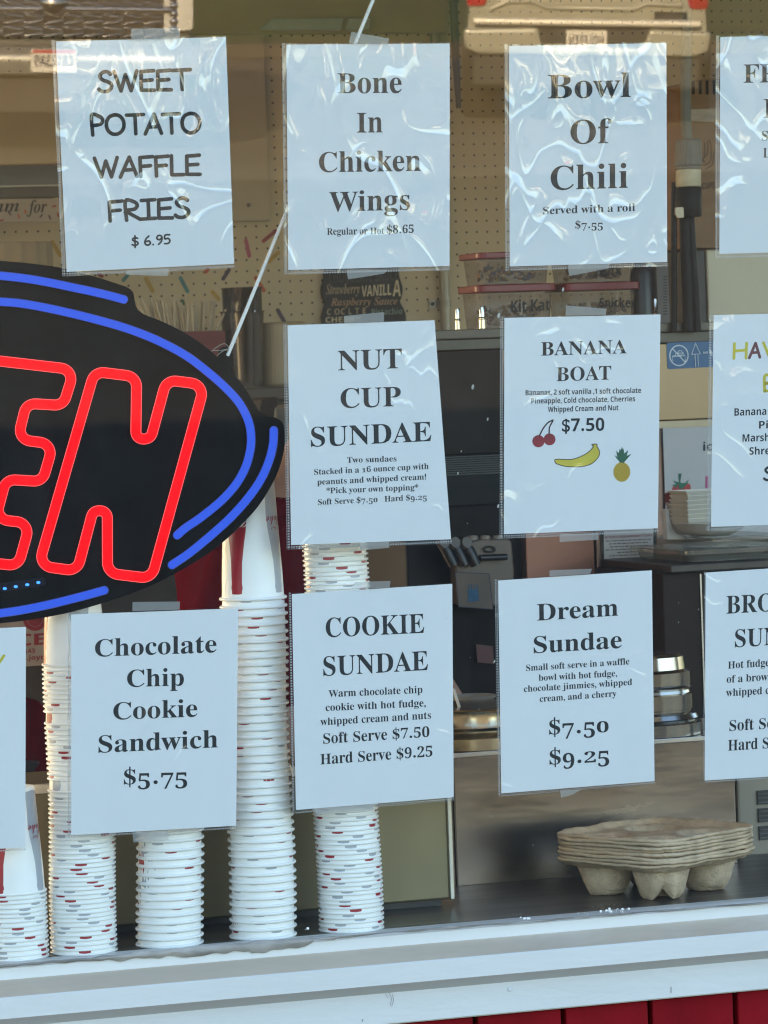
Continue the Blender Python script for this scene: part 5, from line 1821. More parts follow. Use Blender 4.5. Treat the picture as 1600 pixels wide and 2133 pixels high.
def kl(pts, w=1.2):
    vs, fs = ribbon2d([tuple(p) for p in spline(pts, 4)], w)
    mb.add([at(v.x, v.y, Yk2 - 0.0008) for v in vs], fs)
kl([(1466, 345), (1480, 335), (1482, 310), (1478, 292)]); kl([(1466, 330), (1474, 318), (1474, 295)]); kl([(1462, 340), (1468, 322), (1468, 298)]); kl([(1460, 318), (1462, 330), (1468, 338)]); kl([(1470, 352), (1484, 342), (1487, 318)])
mb.build('hand_mark', M('carton_ink_faint', (0.12, 0.07, 0.045), rough=0.8), bx_)
mb = MB(); slab(mb, [(1430, 228), (1720, 216), (1720, 262), (1430, 252)], Yk2 - 0.001, 0.0008)
mb.build('parcel_tape', M('brown_tape', (0.30, 0.19, 0.10), rough=0.3, var=0.15, scale=20, stretch=(1, 1, 6)), bx_)

# ------------------------------------------------------------------ things on the pegboard
YBf = YB - 0.001
# conduit with its strap
xc = at(930, 620, YB - 0.03).x
con = thing('conduit', 'vertical grey metal conduit strapped to the pegboard', 'conduit', (xc, YB - 0.016, 0.9))
mb = MB(); mb.tube([(xc, YB - 0.018, 0.9), (xc, YB - 0.018, 1.5), (xc, YB - 0.018, ZR - 0.03)], 0.0115, 18)
mb.build('pipe', M('grey_conduit', (0.30, 0.28, 0.23), rough=0.4, metal=0.5, var=0.1), con, smooth=60)
zst = at(925, 632, YB - 0.03).z
mb = MB(); mb.lathe([(0.0125, -0.008), (0.0142, -0.008), (0.0142, 0.008), (0.0125, 0.008)], (xc, YB - 0.018, zst), 20, closed=True)
mb.box(xc - 0.034, xc - 0.013, YB - 0.006, YB - 0.0005, zst - 0.009, zst + 0.009)
st_ = mb.build('strap', M('grey_strap', (0.25, 0.23, 0.19), rough=0.4, metal=0.6), con, smooth=40)
mb = MB(); mb.lathe([(0, 0.003), (0.004, 0.002), (0.005, 0)], (xc - 0.026, YB - 0.006, zst), 12, axis=(0, -1, 0))
mb.build('screw', black_plastic, st_, smooth=40)
# dark upright pole at the end of the beam
xp = at(946, 60, YB - 0.10).x
pol = thing('dark_pole', 'dark upright pole at the right end of the beam', 'pole', (xp, YB - 0.1, 0.9))
mb = MB(); mb.tube([(xp + 0.004, YB - 0.1, at(946, 225, YB - 0.1).z), (xp + 0.002, YB - 0.1, at(946, 120, YB - 0.1).z), (xp, YB - 0.1, ZR - 0.03)], [0.006, 0.0095, 0.0105], 14)
mb.build('tube', M('dark_pole_paint', (0.06, 0.052, 0.04), rough=0.4), pol, smooth=60)
# pale door panel left of the pegboard dots
dp = thing('cupboard_door', 'plain beige cupboard door with a small knob on the pegboard wall', 'door', at(430, 462, YB - 0.02))
mb = MB(); q = pbox(mb, 290, 72, 557, 463, YB - 0.022, 0.0205)
mb.build('panel', M('door_beige', (0.50, 0.42, 0.29), rough=0.45, var=0.05, scale=3), dp, bevel=0.002)
mb = MB(); mb.lathe([(0, 0.012), (0.004, 0.010), (0.005, 0.004), (0.003, 0)], at(518, 427, YB - 0.022), 14, axis=(0, -1, 0))
mb.build('knob', M('knob_grey', (0.3, 0.27, 0.22), rough=0.3, metal=0.6), dp, smooth=40)
# wall cabinet with black recess and the script banner, far left
Yl2 = YB - 0.35
wc = thing('wall_cupboard', 'smooth tan wall cupboard over a black recess at the left edge', 'cupboard', at(0, 460, Yl2))
mb = MB(); q = pbox(mb, -260, 150, 128, 345, Yl2, 0.345)
mb.build('case', M('tan_panel', (0.42, 0.345, 0.23), rough=0.35, var=0.1, scale=2), wc, bevel=0.004)
mb = MB(); q1 = pbox(mb, -260, 346, 125, 388, Yl2 + 0.02, 0.32)
mb.build('recess', black_plastic, wc)
mb = MB(); pbox(mb, -260, 388, 125, 391, Yl2 + 0.005, 0.3)
mb.build('light_strip', M('strip_steel', (0.25, 0.22, 0.18), rough=0.3, metal=0.6), wc)
mb = MB(); pbox(mb, -260, 391.5, 125, 413, Yl2 + 0.015, 0.3)
mb.build('lower_rail', M('rail_grey', (0.13, 0.115, 0.095), rough=0.5), wc)
bn_ = thing('banner', 'grey paper banner with black script and coloured sprinkles under the wall cupboard', 'banner', at(0, 462, Yl2))
mb = MB(); slab(mb, [(-260, 418), (125, 413), (125, 461), (-260, 466)], Yl2, 0.004)
mb.build('paper', M('banner_grey', (0.40, 0.36, 0.31), rough=0.7, var=0.04), bn_)
mb = MB()
text_px(mb, 'cream', 'italic', (-62, 443), (40, 440), 26, lambda x, y: at(x, y, Yl2 - 0.0006))
text_px(mb, 'for', 'italic', (56, 444), (98, 442), 27, lambda x, y: at(x, y, Yl2 - 0.0006))
mb.build('script', M('banner_ink', (0.03, 0.027, 0.025), rough=0.6), bn_)
sprk = [M('sprinkle_red', (0.28, 0.03, 0.03), rough=0.5), M('sprinkle_pink', (0.45, 0.10, 0.16), rough=0.5), M('sprinkle_yellow', (0.48, 0.30, 0.04), rough=0.5),
        M('sprinkle_purple', (0.07, 0.035, 0.07), rough=0.5), M('sprinkle_teal', (0.06, 0.22, 0.24), rough=0.5), M('sprinkle_orange', (0.48, 0.10, 0.03), rough=0.5), M('sprinkle_green', (0.03, 0.11, 0.06), rough=0.5)]
mb = MB()
mats = [sprk[0], sprk[3], sprk[5]]
for (x0_, y0_, x1_, y1_, c) in ((17, 440, 22, 447, 1), (110, 430, 116, 429, 0), (38, 447, 40, 454, 2), (84, 452, 88, 447, 1), (102, 449, 105, 456, 1), (0, 460, 6, 458, 0), (120, 444, 122, 451, 0), (52, 438, 54, 444, 2)):
    mb.cur = c
    vs, fs = ribbon2d([(x0_, y0_), (x1_, y1_)], 1.7)
    mb.add([at(v.x, v.y, Yl2 - 0.0008) for v in vs], fs)
mb.build('sprinkle_print', mats, bn_)
# sprinkle stickers
names = {0: 'red', 1: 'pink', 2: 'yellow', 3: 'dark purple', 4: 'teal', 5: 'orange red', 6: 'dark green'}
for (x0_, y0_, x1_, y1_, c, where) in ((549, 502, 574, 481, 0, 'highest of all, left of the wings sheet'), (512.6, 500.7, 519.3, 533, 1, 'right of the sweet potato sheet'),
        (560.6, 545, 580, 526, 2, 'half covered by the white string'), (465, 580.6, 477, 562, 3, 'just under the sweet potato sheet'), (257, 583.6, 266, 573, 4, 'at the tape under the sweet potato sheet'),
        (304.5, 580, 318, 605.7, 2, 'above the left end of the straws'), (376, 578.7, 390.7, 607, 4, 'above the middle of the straws'), (443, 608, 455.6, 623, 2, 'left of the clear tumblers'),
        (533, 578.7, 549.3, 605, 5, 'at the mouth of the clear tumblers'), (579, 646, 591.7, 668.7, 3, 'left of the nut cup sheet'), (379.5, 627, 381, 633, 6, 'hardly showing among the straws'),
        (429, 566, 433, 561, 5, 'peeping out under the sweet potato sheet'), (109, 504, 125.6, 532, 2, 'left of the sweet potato sheet'), (206, 571, 212, 575, 0, 'under the left part of the sweet potato sheet')):
    vs, fs = ribbon2d([(x0_, y0_), (x1_, y1_)], 4.0)
    mb = MB(); mb.add([at(v.x, v.y, YB - 0.0008) for v in vs], fs)
    mb.v = [v for v in mb.v]
    o = mb.build('sprinkle_sticker', sprk[c], None, origin=at((x0_ + x1_) / 2, (y0_ + y1_) / 2, YB - 0.0008), solidify=0.0006)
    tag(o, '%s sprinkle sticker on the pegboard, %s' % (names[c], where), 'sticker', 'sprinkle stickers on the pegboard')
# black flavour sign shaped like a scoop
Yf2 = YB - 0.012
fs_ = thing('flavor_sign', 'black cone-shaped flavour sign lettered Strawberry, VANILLA and Raspberry Sauce', 'sign', at(756, 760, Yf2))
lft = [(720, 770), (690, 715), (672, 669), (674.5, 648), (678, 631.5), (672, 618), (671, 600), (676, 580), (678, 560), (684, 530), (708, 497)]
rgt = [(800, 497), (824, 528), (830.5, 560), (832, 576), (839, 600), (836.5, 619.5), (833.5, 628.5), (841, 643.5), (846, 664.5), (838, 700), (806, 768)]
outl = spline(lft + rgt, 4, closed=True)
mb = MB(); mb.prism([at(p.x, p.y, Yf2) for p in outl], (0, 0.010, 0))
mb.build('board', M('chalk_black', (0.016, 0.016, 0.017), rough=0.6, var=0.3), fs_)
sf = lambda x, y: at(x, y, Yf2 - 0.0007)
def word(txt, style, p0, p1, cap, mat, track=0.0):
    mb = MB(); text_px(mb, txt, style, p0, p1, cap, sf, (0.02, -1.0), track)
    mb.build('chalk_word', mat, fs_)
chalk_tan = M('chalk_tan', (0.50, 0.40, 0.27), rough=0.8, var=0.15, scale=90)
chalk_cream = M('chalk_cream', (0.72, 0.61, 0.43), rough=0.8, var=0.12, scale=90)
chalk_rust = M('chalk_rust', (0.48, 0.31, 0.20), rough=0.8, var=0.15, scale=90)
chalk_grey = M('chalk_grey', (0.07, 0.07, 0.075), rough=0.8, var=0.2, scale=90)
chalk_teal = M('chalk_teal', (0.24, 0.31, 0.29), rough=0.8, var=0.2, scale=90)
word('CHOCOLATE SAUCE', 'sans', (685, 591), (829, 584), 26, chalk_grey)
word('Strawberry', 'italic', (679, 613), (749, 611), 21, chalk_tan)
word('VANILL', 'sans', (753, 618), (815, 614), 22, chalk_cream)
word('A', 'sans', (818, 617), (835, 617), 33, chalk_cream)
word('Raspberry Sauce', 'italic', (689, 637), (828, 634), 16, chalk_rust)
word('C OC L T E', 'sans', (681, 656), (762, 653), 12, chalk_tan, 0.06)
word('Pistachio', 'sans', (774, 656), (838, 654), 12, chalk_teal)
word('CHERRY', 'sans', (678, 672), (752, 670), 11, chalk_cream)
# flat pale blue-grey panel high on the beam
fx = thing('pale_panel', 'pale blue-grey flat panel on the beam above the wings sheet', 'light fitting', at(640, 50, YB - 0.06))
mb = MB(); slab(mb, [(540, 62), (566, 39), (716, 37), (711, 63)], YB - 0.062, 0.0115)
mb.build('cover', M('panel_blue', (0.36, 0.42, 0.43), rough=0.4), fx, bevel=0.002)
mb = MB(); slab(mb, [(722, 62), (727, 37), (772, 38), (770, 61)], YB - 0.062, 0.0115)
mb.build('cover', M('panel_blue_end', (0.36, 0.42, 0.43), rough=0.4), fx, bevel=0.002)

# ------------------------------------------------------------------ back counter and what stands on it
Yc2 = YB - 0.50
zk = at(570, 806, Yc2).z
bc = thing('back_counter', 'dark counter under the pegboard with straws and tumblers on it', 'counter', (2.2, Yc2 + 0.25, 0.006))
mb = MB(); mb.box(1.0, at(860, 800, Yc2).x, Yc2, YB - 0.002, zk - 0.028, zk)
mb.build('worktop', M('worktop_dark', (0.055, 0.045, 0.038), rough=0.4), bc, bevel=0.003)
mb = MB(); mb.box(1.01, at(855, 800, Yc2).x, Yc2 + 0.02, YB - 0.003, 0.006, zk - 0.029)
mb.build('front', M('counter_front', (0.028, 0.022, 0.018), rough=0.6, var=0.2), bc)
Yo = Yc2 + 0.16
def mper(Y):
    return (at(600, 700, Y) - at(500, 700, Y)).length / 100
# smoky tumblers
s_ = mper(Yo)
for (label, pts) in (('taller smoky clear tumbler with an open rim on the back counter', [(541, 802, 34), (505, 650, 46)]), ):
    pass
cxp = at(507, 720, Yo).x
zt_ = at(507, 648, Yo).z
mb = MB(); mb.lathe([(0, zk + 0.001), (35 * s_, zk + 0.001), (43 * s_, zt_ - 0.004), (46.5 * s_, zt_), (45 * s_, zt_), (41.5 * s_, zt_ - 0.005), (33 * s_, zk + 0.004), (0, zk + 0.004)], (cxp, Yo, 0), 40)
o = mb.build('tumbler', smoke, None, smooth=40, origin=(cxp, Yo, zk + 0.001))
tag(o, 'lower smoky clear tumbler with a flared rim on the back counter', 'tumbler')
zu_ = at(504, 599, Yo).z
cx2 = at(504, 620, Yo).x
dsm = clear_mat('dark_smoky_plastic', f0=0.07, tint=(0.45, 0.42, 0.36), rough=0.1, haze=0.22, haze_col=(0.12, 0.11, 0.09))
zb2 = zk + 0.03
mb = MB(); mb.lathe([(0, zb2), (31 * s_, zb2), (39.5 * s_, zt_ + 0.003), (40 * s_, zu_ - 0.004), (42 * s_, zu_), (41 * s_, zu_), (38 * s_, zu_ - 0.005), (29 * s_, zb2 + 0.003), (0, zb2 + 0.003)], (cx2, Yo, 0), 40)
o = mb.build('tumbler', dsm, None, smooth=40, origin=(cx2, Yo, zb2))
tag(o, 'darker tumbler nested inside the flared one', 'tumbler')
# rounded beige tub
q0, q1 = at(545, 740, Yo + 0.03), at(640, 740, Yo + 0.03)
ztb = at(575, 672, Yo + 0.03).z
mb = MB()
pts = fillet([(q0.x, Yo), (q1.x, Yo), (q1.x, Yo + 0.13), (q0.x, Yo + 0.13)], 0.03, 6)
mb.prism([Vector((p.x, p.y, zk + 0.0008)) for p in pts], (0, 0, ztb - zk))
o = mb.build('storage_tub', M('tub_beige', (0.46, 0.385, 0.27), rough=0.45, var=0.06), None, bevel=0.008, origin=((q0.x + q1.x) / 2, Yo + 0.06, zk + 0.0008), segments=3)
tag(o, 'rounded beige storage tub beside the smoky tumblers', 'tub')
# red holder full of straws
xs0, xs1 = at(300, 715, Yo).x, at(462, 715, Yo).x
zh = at(420, 690, Yo).z
hs = thing('straw_holder', 'red box holding a fan of white straws on the back counter', 'holder', ((xs0 + xs1) / 2, Yo, zk + 0.0008))
mb = MB(); mb.box(xs0, xs1, Yo - 0.03, Yo - 0.027, zk + 0.0008, zh); mb.box(xs0, xs1, Yo + 0.045, Yo + 0.048, zk + 0.0008, zh)
mb.box(xs0, xs0 + 0.003, Yo - 0.027, Yo + 0.045, zk + 0.0008, zh); mb.box(xs1 - 0.003, xs1, Yo - 0.027, Yo + 0.045, zk + 0.0008, zh); mb.box(xs0 + 0.003, xs1 - 0.003, Yo - 0.027, Yo + 0.045, zk + 0.0008, zk + 0.004)
mb.build('box', M('holder_red', (0.16, 0.012, 0.014), rough=0.4), hs)
straw_m = M('paper_straw', (0.62, 0.56, 0.45), rough=0.6, var=0.1, scale=40)
for i in range(46):
    t = i / 45
    bxp = 330 + 110 * t + random.gauss(0, 6)
    txp = 292 + 165 * t + random.gauss(0, 8)
    typ = 628 + random.gauss(0, 7) + 12 * abs(t - 0.5)
    yy = Yo + random.uniform(-0.018, 0.036)
    p0 = at(bxp, 745, yy); p0.z = max(p0.z, zk + 0.006)
    p1 = at(txp, typ, yy)
    mb = MB(); mb.tube([p0, p1], 0.0026, 6)
    o = mb.build('straw', straw_m, None, smooth=60, origin=p0)
    tag(o, 'white straw fanned out in the red holder', 'straw', 'white straws in the red holder')
# ribbed stack of clear lids under the banner
Yr2 = Yc2 + 0.1
cl = at(48, 530, Yr2)
mb = MB()
zr1 = at(60, 503, Yr2).z
prof_r = []
rw = 70 * mper(Yr2)
n = 64
vs, fs = [], []
for j, (zz) in enumerate((zk + 0.001, zr1 - 0.002, zr1)):
    for k_ in range(n):
        a = 2 * math.pi * k_ / n
        r = rw * (1 + 0.05 * math.sin(a * 14)) * (0.97 if j == 2 else 1)
        vs.append((cl.x + r * math.cos(a), Yr2 + 0.07 + r * math.sin(a), zz))
for j in range(2):
    for k_ in range(n):
        fs.append((j * n + k_, j * n + (k_ + 1) % n, (j + 1) * n + (k_ + 1) % n, (j + 1) * n + k_))
fs.append(tuple(2 * n + k_ for k_ in range(n)))
mb.add(vs, fs)
o = mb.build('ribbed_canister', clear_mat('ribbed_clear', f0=0.07, tint=(0.9, 0.86, 0.78), rough=0.1, haze=0.5, haze_col=(0.55, 0.5, 0.41)), None, smooth=70, origin=(cl.x, Yr2 + 0.07, zk + 0.001))
tag(o, 'cloudy ribbed canister at the left edge under the script banner', 'canister')
# dark clutter and a pale box on a lower shelf, seen just above the lit sign
Ye = 2.2
blk = thing('coffee_grinder', 'black lumpy kitchen appliance behind the right end of the lit sign', 'appliance', at(560, 900, Ye))
mb = MB(); slab(mb, fillet([(545, 832), (582, 826), (580, 846), (574, 850), (572, 872), (580, 890), (596, 960), (590, 985), (540, 985), (540, 850)], 5, 3), Ye, 0.12)
mb.build('housing', M('rough_black', (0.02, 0.017, 0.015), rough=0.5, var=0.4, scale=30, bump=0.002, bscale=90), blk, bevel=0.004)
mb = MB(); slab(mb, fillet([(573, 848), (640, 840), (640, 960), (588, 958), (577, 900)], 6, 3), Ye + 0.13, 0.1)
o = mb.build('pale_canister', M('pale_grey', (0.38, 0.345, 0.28), rough=0.5, var=0.1), None, bevel=0.006, origin=at(600, 960, Ye + 0.18))
tag(o, 'pale grey canister behind the black appliance', 'canister')
low = thing('side_table', 'low table carrying the black appliance and pale canister', 'table', (at(560, 985, Ye).x, Ye + 0.15, 0.006))
zlow = at(560, 986, Ye).z
xl_ = at(480, 986, Ye).x; xr_ = at(700, 986, Ye).x
mb = MB(); mb.box(xl_, xr_, Ye - 0.02, Ye + 0.32, zlow - 0.03, zlow - 0.001)
mb.build('top', dark_cab, low)
for lx in (xl_ + 0.015, xr_ - 0.015):
    for ly in (Ye, Ye + 0.3):
        mb = MB(); mb.box(lx - 0.012, lx + 0.012, ly - 0.012, ly + 0.012, 0.006, zlow - 0.031)
        mb.build('leg', dark_cab, low)
# red and white printed poster at the left
Yz = 1.55
ps = thing('notice', 'white notice printed in red with a ring emblem, left of the tall cup stack', 'notice', at(60, 1392, Yz))
mb = MB(); slab(mb, [(-90, 1262), (118, 1248), (118, 1384), (-90, 1398)], Yz, 0.003)
mb.build('sheet', M('notice_white', (0.36, 0.31, 0.265), rough=0.7), ps)
nr = M('notice_red', (0.26, 0.02, 0.025), rough=0.6)
mb = MB()
def ringpts(r):
    return [(73 + r * math.cos(a), 1289 + r * math.sin(a)) for a in [i * math.pi / 16 for i in range(33)]]
vs, fs = ribbon2d(ringpts(21), 4.2); mb.add([at(v.x, v.y, Yz - 0.0006) for v in vs], fs)
vs, fs = ribbon2d(ringpts(8), 8); mb.add([at(v.x, v.y, Yz - 0.0006) for v in vs], fs)
text_px(mb, 'C', 'sans', (40, 1345), (66, 1344), 23, lambda x, y: at(x, y, Yz - 0.0006))
text_px(mb, 'E', 'sans', (71, 1344), (98, 1342), 23, lambda x, y: at(x, y, Yz - 0.0006))
text_px(mb, '543', 'sans', (50, 1360.5), (73, 1359.5), 8.5, lambda x, y: at(x, y, Yz - 0.0006))
text_px(mb, '.joyc', 'sans', (56, 1375), (92, 1373), 9, lambda x, y: at(x, y, Yz - 0.0006))
mb.build('print', nr, ps)
wl = thing('partition', 'dark brown partition wall behind the notice at the left', 'partition', (at(20, 1500, Yz).x, Yz + 0.05, 0.006))
mb = MB(); mb.box(at(-200, 1400, Yz).x, at(128, 1400, Yz).x, Yz + 0.006, Yz + 0.05, 0.006, at(20, 1300, Yz).z + 0.06)
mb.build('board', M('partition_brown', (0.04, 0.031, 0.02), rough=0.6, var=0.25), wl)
# red bag on the low shelf at the left
Yg = 0.80
bag = MB()
bc_ = at(38, 1560, Yg)
sm = mper(Yg) 
def bagfn(u, v):
    th = u * 2 * math.pi
    ph = (v - 0.5) * math.pi
    r = 1 + 0.10 * mnoise.noise((math.cos(th) * 1.6, math.sin(th) * 1.6, v * 3))
    cx_ = math.copysign(abs(math.cos(ph)) ** 0.6, math.cos(ph))
    return bc_ + Vector((math.cos(th) * 70 * sm * cx_ * r, math.sin(th) * 0.07 * cx_ * r, math.copysign(abs(math.sin(ph)) ** 0.75, ph) * 100 * sm * r - 0.25 * math.cos(th) * cx_ * 40 * sm * (v > 0.5) * (v - 0.5) * 2))
bag.grid(bagfn, 36, 24)
o = bag.build('red_bag', M('red_cloth', (0.10, 0.003, 0.005), spec=0.0, rough=0.8, var=0.25, scale=9, bump=0.003, bscale=14), None, smooth=70, origin=bc_ - Vector((0, 0, 100 * sm)))
tag(o, 'slumped dark red bag behind the left cup stack', 'bag')
Ysh = 0.66
zsh = bc_.z - 100 * sm - 0.004
shf = thing('low_shelf', 'pale low shelf under the red bag', 'shelf', (at(30, 1640, Ysh).x, Ysh + 0.12, 0.006))
mb = MB(); mb.box(at(-200, 1650, Ysh).x, at(260, 1650, Ysh).x, Ysh, Ysh + 0.26, zsh - 0.02, zsh - 0.001)
mb.build('board', M('shelf_pale', (0.40, 0.35, 0.28), rough=0.5), shf, bevel=0.002)
mb = MB(); mb.box(at(-190, 1650, Ysh).x, at(250, 1650, Ysh).x, Ysh + 0.02, Ysh + 0.25, 0.006, zsh - 0.021)
mb.build('case', M('shelf_case', (0.22, 0.19, 0.16), rough=0.6), shf)
mb = MB()
kp = [(40, 1588), (84, 1586), (80, 1594), (74, 1602), (70, 1624), (40, 1624)]
slab(mb, kp, Ysh + 0.015, 0.03)
o = mb.build('black_scoop', black_plastic, None, bevel=0.002, origin=at(60, 1624, Ysh + 0.03))
tag(o, 'small black holder in front of the red bag', 'holder')
# ------------------------------------------------------------------ person in a red T-shirt inside, mostly behind the sheets
Yp_ = 1.02
def skin_object(name, chains, mat, parent, levels=2, close=True):
    """joints with radii, grown into one smooth surface; chains: lists of (key, point, radius)"""
    bm = bmesh.new()
    lay = bm.verts.layers.skin.verify()
    made = {}
    for ch in chains:
        prev = None
        for key, p, r in ch:
            if key not in made:
                v = bm.verts.new(Vector(p) - ABS[parent.name])
                v[lay].radius = (r, r) if not isinstance(r, tuple) else r
                v[lay].use_root = (key == 'pelvis' or (not made and name != 'body'))
                made[key] = v
            v = made[key]
            if prev is not None and prev is not v:
                bm.edges.new((prev, v))
            prev = v
    me = bpy.data.meshes.new(name)
    bm.to_mesh(me)
    bm.free()
    me.materials.append(mat)
    ob = bpy.data.objects.new(name, me)
    COL.objects.link(ob)
    ob.parent = parent
    ABS[ob.name] = ABS[parent.name]
    m = ob.modifiers.new('skin', 'SKIN')
    m.use_smooth_shade = True
    s = ob.modifiers.new('smooth', 'SUBSURF')
    s.levels = levels
    s.render_levels = levels
    return ob
pm = (at(600, 1200, Yp_) - at(500, 1200, Yp_)).length / 100
def pp(px, py, dy=0.0):
    v = at(px, py, Yp_)
    v.y += dy
    return v
skin_m = M('skin', (0.36, 0.20, 0.13), rough=0.5, var=0.08, scale=20)
shirt_m = M('red_cotton', (0.085, 0.002, 0.004), spec=0.0, rough=0.95, var=0.12, scale=12, bump=0.004, bscale=16, stretch=(1, 1, 0.35))
hair_m = M('dark_hair', (0.030, 0.020, 0.014), rough=0.5, var=0.4, scale=60, stretch=(1, 1, 0.2))
jeans_m = M('dark_trousers', (0.03, 0.03, 0.04), rough=0.8, var=0.2)
hipx = 545
per = thing('person', 'person in a red T-shirt bending over inside, mostly hidden by the lit sign', 'person', (pp(hipx, 1600).x, Yp_, 0.006))
zh_ = pp(hipx, 1560).z
hip = pp(hipx, 1560)
neck = pp(610, 1012)
chest = pp(548, 1160)
waist = pp(535, 1360)
sh_n, sh_f = pp(525, 1095, -0.12), pp(612, 1078, 0.16)
el_n = pp(425, 1300, -0.17)
wr_n = pp(400, 1420, -0.16)
el_f = pp(740, 1250, 0.2)
wr_f = pp(800, 1320, 0.05)
head = pp(688, 925)
chains = [
 [('pelvis', hip, (0.135, 0.105)), ('waist', waist, (0.115, 0.095)), ('chest', chest, (0.145, 0.11)), ('upper', pp(600, 1070), (0.10, 0.08)), ('neck', neck, 0.052), ('neck2', pp(638, 975), 0.052), ('headlow', pp(700, 940), 0.080), ('headtop', pp(735, 880), 0.086)],
 [('upper', None, 0), ('shn', sh_n, 0.055), ('eln', el_n, 0.040), ('wrn', wr_n, 0.027), ('palmn', wr_n + Vector((-0.010, 0.005, -0.033)), 0.026), ('knn', wr_n + Vector((-0.020, 0.008, -0.066)), 0.026)],
 [('upper', None, 0), ('shf', sh_f, 0.055), ('elf', el_f, 0.040), ('wrf', wr_f, 0.027), ('palmf', wr_f + Vector((0.03, -0.02, -0.02)), 0.026), ('knf', wr_f + Vector((0.055, -0.035, -0.035)), 0.026)],
 [('pelvis', None, 0), ('hn', hip + Vector((0, -0.09, -0.08)), 0.085), ('kn', Vector((hip.x + 0.03, Yp_ - 0.10, 0.47)), 0.055), ('an', Vector((hip.x - 0.02, Yp_ - 0.10, 0.09)), 0.040), ('tn', Vector((hip.x + 0.13, Yp_ - 0.10, 0.045)), 0.034)],
 [('pelvis', None, 0), ('hf', hip + Vector((0, 0.09, -0.08)), 0.085), ('kf', Vector((hip.x + 0.05, Yp_ + 0.10, 0.47)), 0.055), ('af', Vector((hip.x + 0.0, Yp_ + 0.10, 0.09)), 0.040), ('tf', Vector((hip.x + 0.15, Yp_ + 0.10, 0.045)), 0.034)],
]
for side, base, d, pal in (('n', wr_n + Vector((-0.020, 0.008, -0.066)), Vector((-0.3, 0.1, -1.0)), 'knn'), ('f', wr_f + Vector((0.055, -0.035, -0.035)), Vector((0.75, -0.4, -0.6)), 'knf')):
    d.normalize()
    acr = d.cross(Vector((0, 0, 1))).normalized()
    for i, L in enumerate((0.068, 0.078, 0.072, 0.056)):
        o_ = (i - 1.5) * 0.017
        a = base + acr * o_ + d * 0.018
        b = a + d * L * 0.45 + Vector((0, 0, -0.006))
        c = b + d * L * 0.35 + Vector((0, 0, -0.018))
        e = c + d * L * 0.15 + Vector((0, 0, -0.014))
        chains.append([(pal, None, 0), ('f%s%da' % (side, i), a, 0.010), ('f%s%db' % (side, i), b, 0.009), ('f%s%dc' % (side, i), c, 0.008), ('f%s%dd' % (side, i), e, 0.0065)])
    th = base - d * 0.03 - acr * 0.026
    chains.append([('palmn' if side == 'n' else 'palmf', None, 0), ('t%sa' % side, th, 0.012), ('t%sb' % side, th + d * 0.028 - acr * 0.014, 0.010), ('t%sc' % side, th + d * 0.05 - acr * 0.014 + Vector((0, 0, -0.01)), 0.008)])
known = {}
fixed = []
for ch in chains:
    fixed.append([(k, p if p is not None else known.get(k), r) for k, p, r in ch])
    for k, p, r in ch:
        if p is not None:
            known[k] = p
body = skin_object('body', fixed, skin_m, per)
# shirt over the torso and upper arms
sc_ = [
 [('pelvis', hip + Vector((0, 0, 0.01)), (0.150, 0.122)), ('waist', waist, (0.16, 0.13)), ('chest', chest, (0.185, 0.14)), ('upper', pp(602, 1078), (0.112, 0.092)), ('collar', pp(612, 1040), 0.066)],
 [('upper', None, 0), ('shn', sh_n, 0.090), ('sln', sh_n.lerp(el_n, 0.55), 0.082), ('sle', sh_n.lerp(el_n, 0.95), 0.078), ('sly', sh_n.lerp(el_n, 1.12), 0.074)],
 [('upper', None, 0), ('shf', sh_f, 0.078), ('slf', sh_f.lerp(el_f, 0.55), 0.062), ('sfe', sh_f.lerp(el_f, 0.72), 0.060)]]
skin_object('t_shirt', sc_, shirt_m, per)
tr_ = [
 [('pelvis', hip + Vector((0, 0, -0.02)), (0.145, 0.118)), ('hn', hip + Vector((0, -0.09, -0.10)), 0.098), ('kn', Vector((hip.x + 0.03, Yp_ - 0.10, 0.47)), 0.068), ('an', Vector((hip.x - 0.02, Yp_ - 0.10, 0.12)), 0.056)],
 [('pelvis', None, 0), ('hf', hip + Vector((0, 0.09, -0.10)), 0.098), ('kf', Vector((hip.x + 0.05, Yp_ + 0.10, 0.47)), 0.068), ('af', Vector((hip.x + 0.0, Yp_ + 0.10, 0.12)), 0.056)]]
skin_object('trousers', tr_, jeans_m, per)
hc_ = [[('a', pp(646, 985), 0.060), ('b', pp(690, 925), 0.090), ('c', pp(730, 885), 0.096)]]
skin_object('hair', hc_, hair_m, per)
# face: eyes, nose, mouth and ear (turned to the right, away from the window)
fd = Vector((0.86, -0.1, -0.35)).normalized()
fc = pp(733, 915)
sidev = Vector((0.0, 1.0, 0.0))
for s in (-1, 1):
    mb = MB(); mb.lathe([(0, 0.010), (0.008, 0.007), (0.011, 0), (0, -0.004)], fc + fd * 0.088 + sidev * 0.031 * s + Vector((0, 0, 0.012)), 14, axis=fd)
    mb.build('eye', white_plastic, per, smooth=60)
mb = MB(); mb.tube([fc + fd * 0.085 + Vector((0, 0, 0.012)), fc + fd * 0.105 + Vector((0, 0, -0.018)), fc + fd * 0.085 + Vector((0, 0, -0.028))], [0.006, 0.012, 0.009], 10)
mb.build('nose', skin_m, per, smooth=60)
mb = MB(); mb.tube([fc + fd * 0.08 + sidev * -0.022 + Vector((0, 0, -0.052)), fc + fd * 0.088 + Vector((0, 0, -0.054)), fc + fd * 0.08 + sidev * 0.022 + Vector((0, 0, -0.052))], [0.003, 0.005, 0.003], 8)
mb.build('mouth', M('lip', (0.36, 0.14, 0.12), rough=0.5), per, smooth=60)
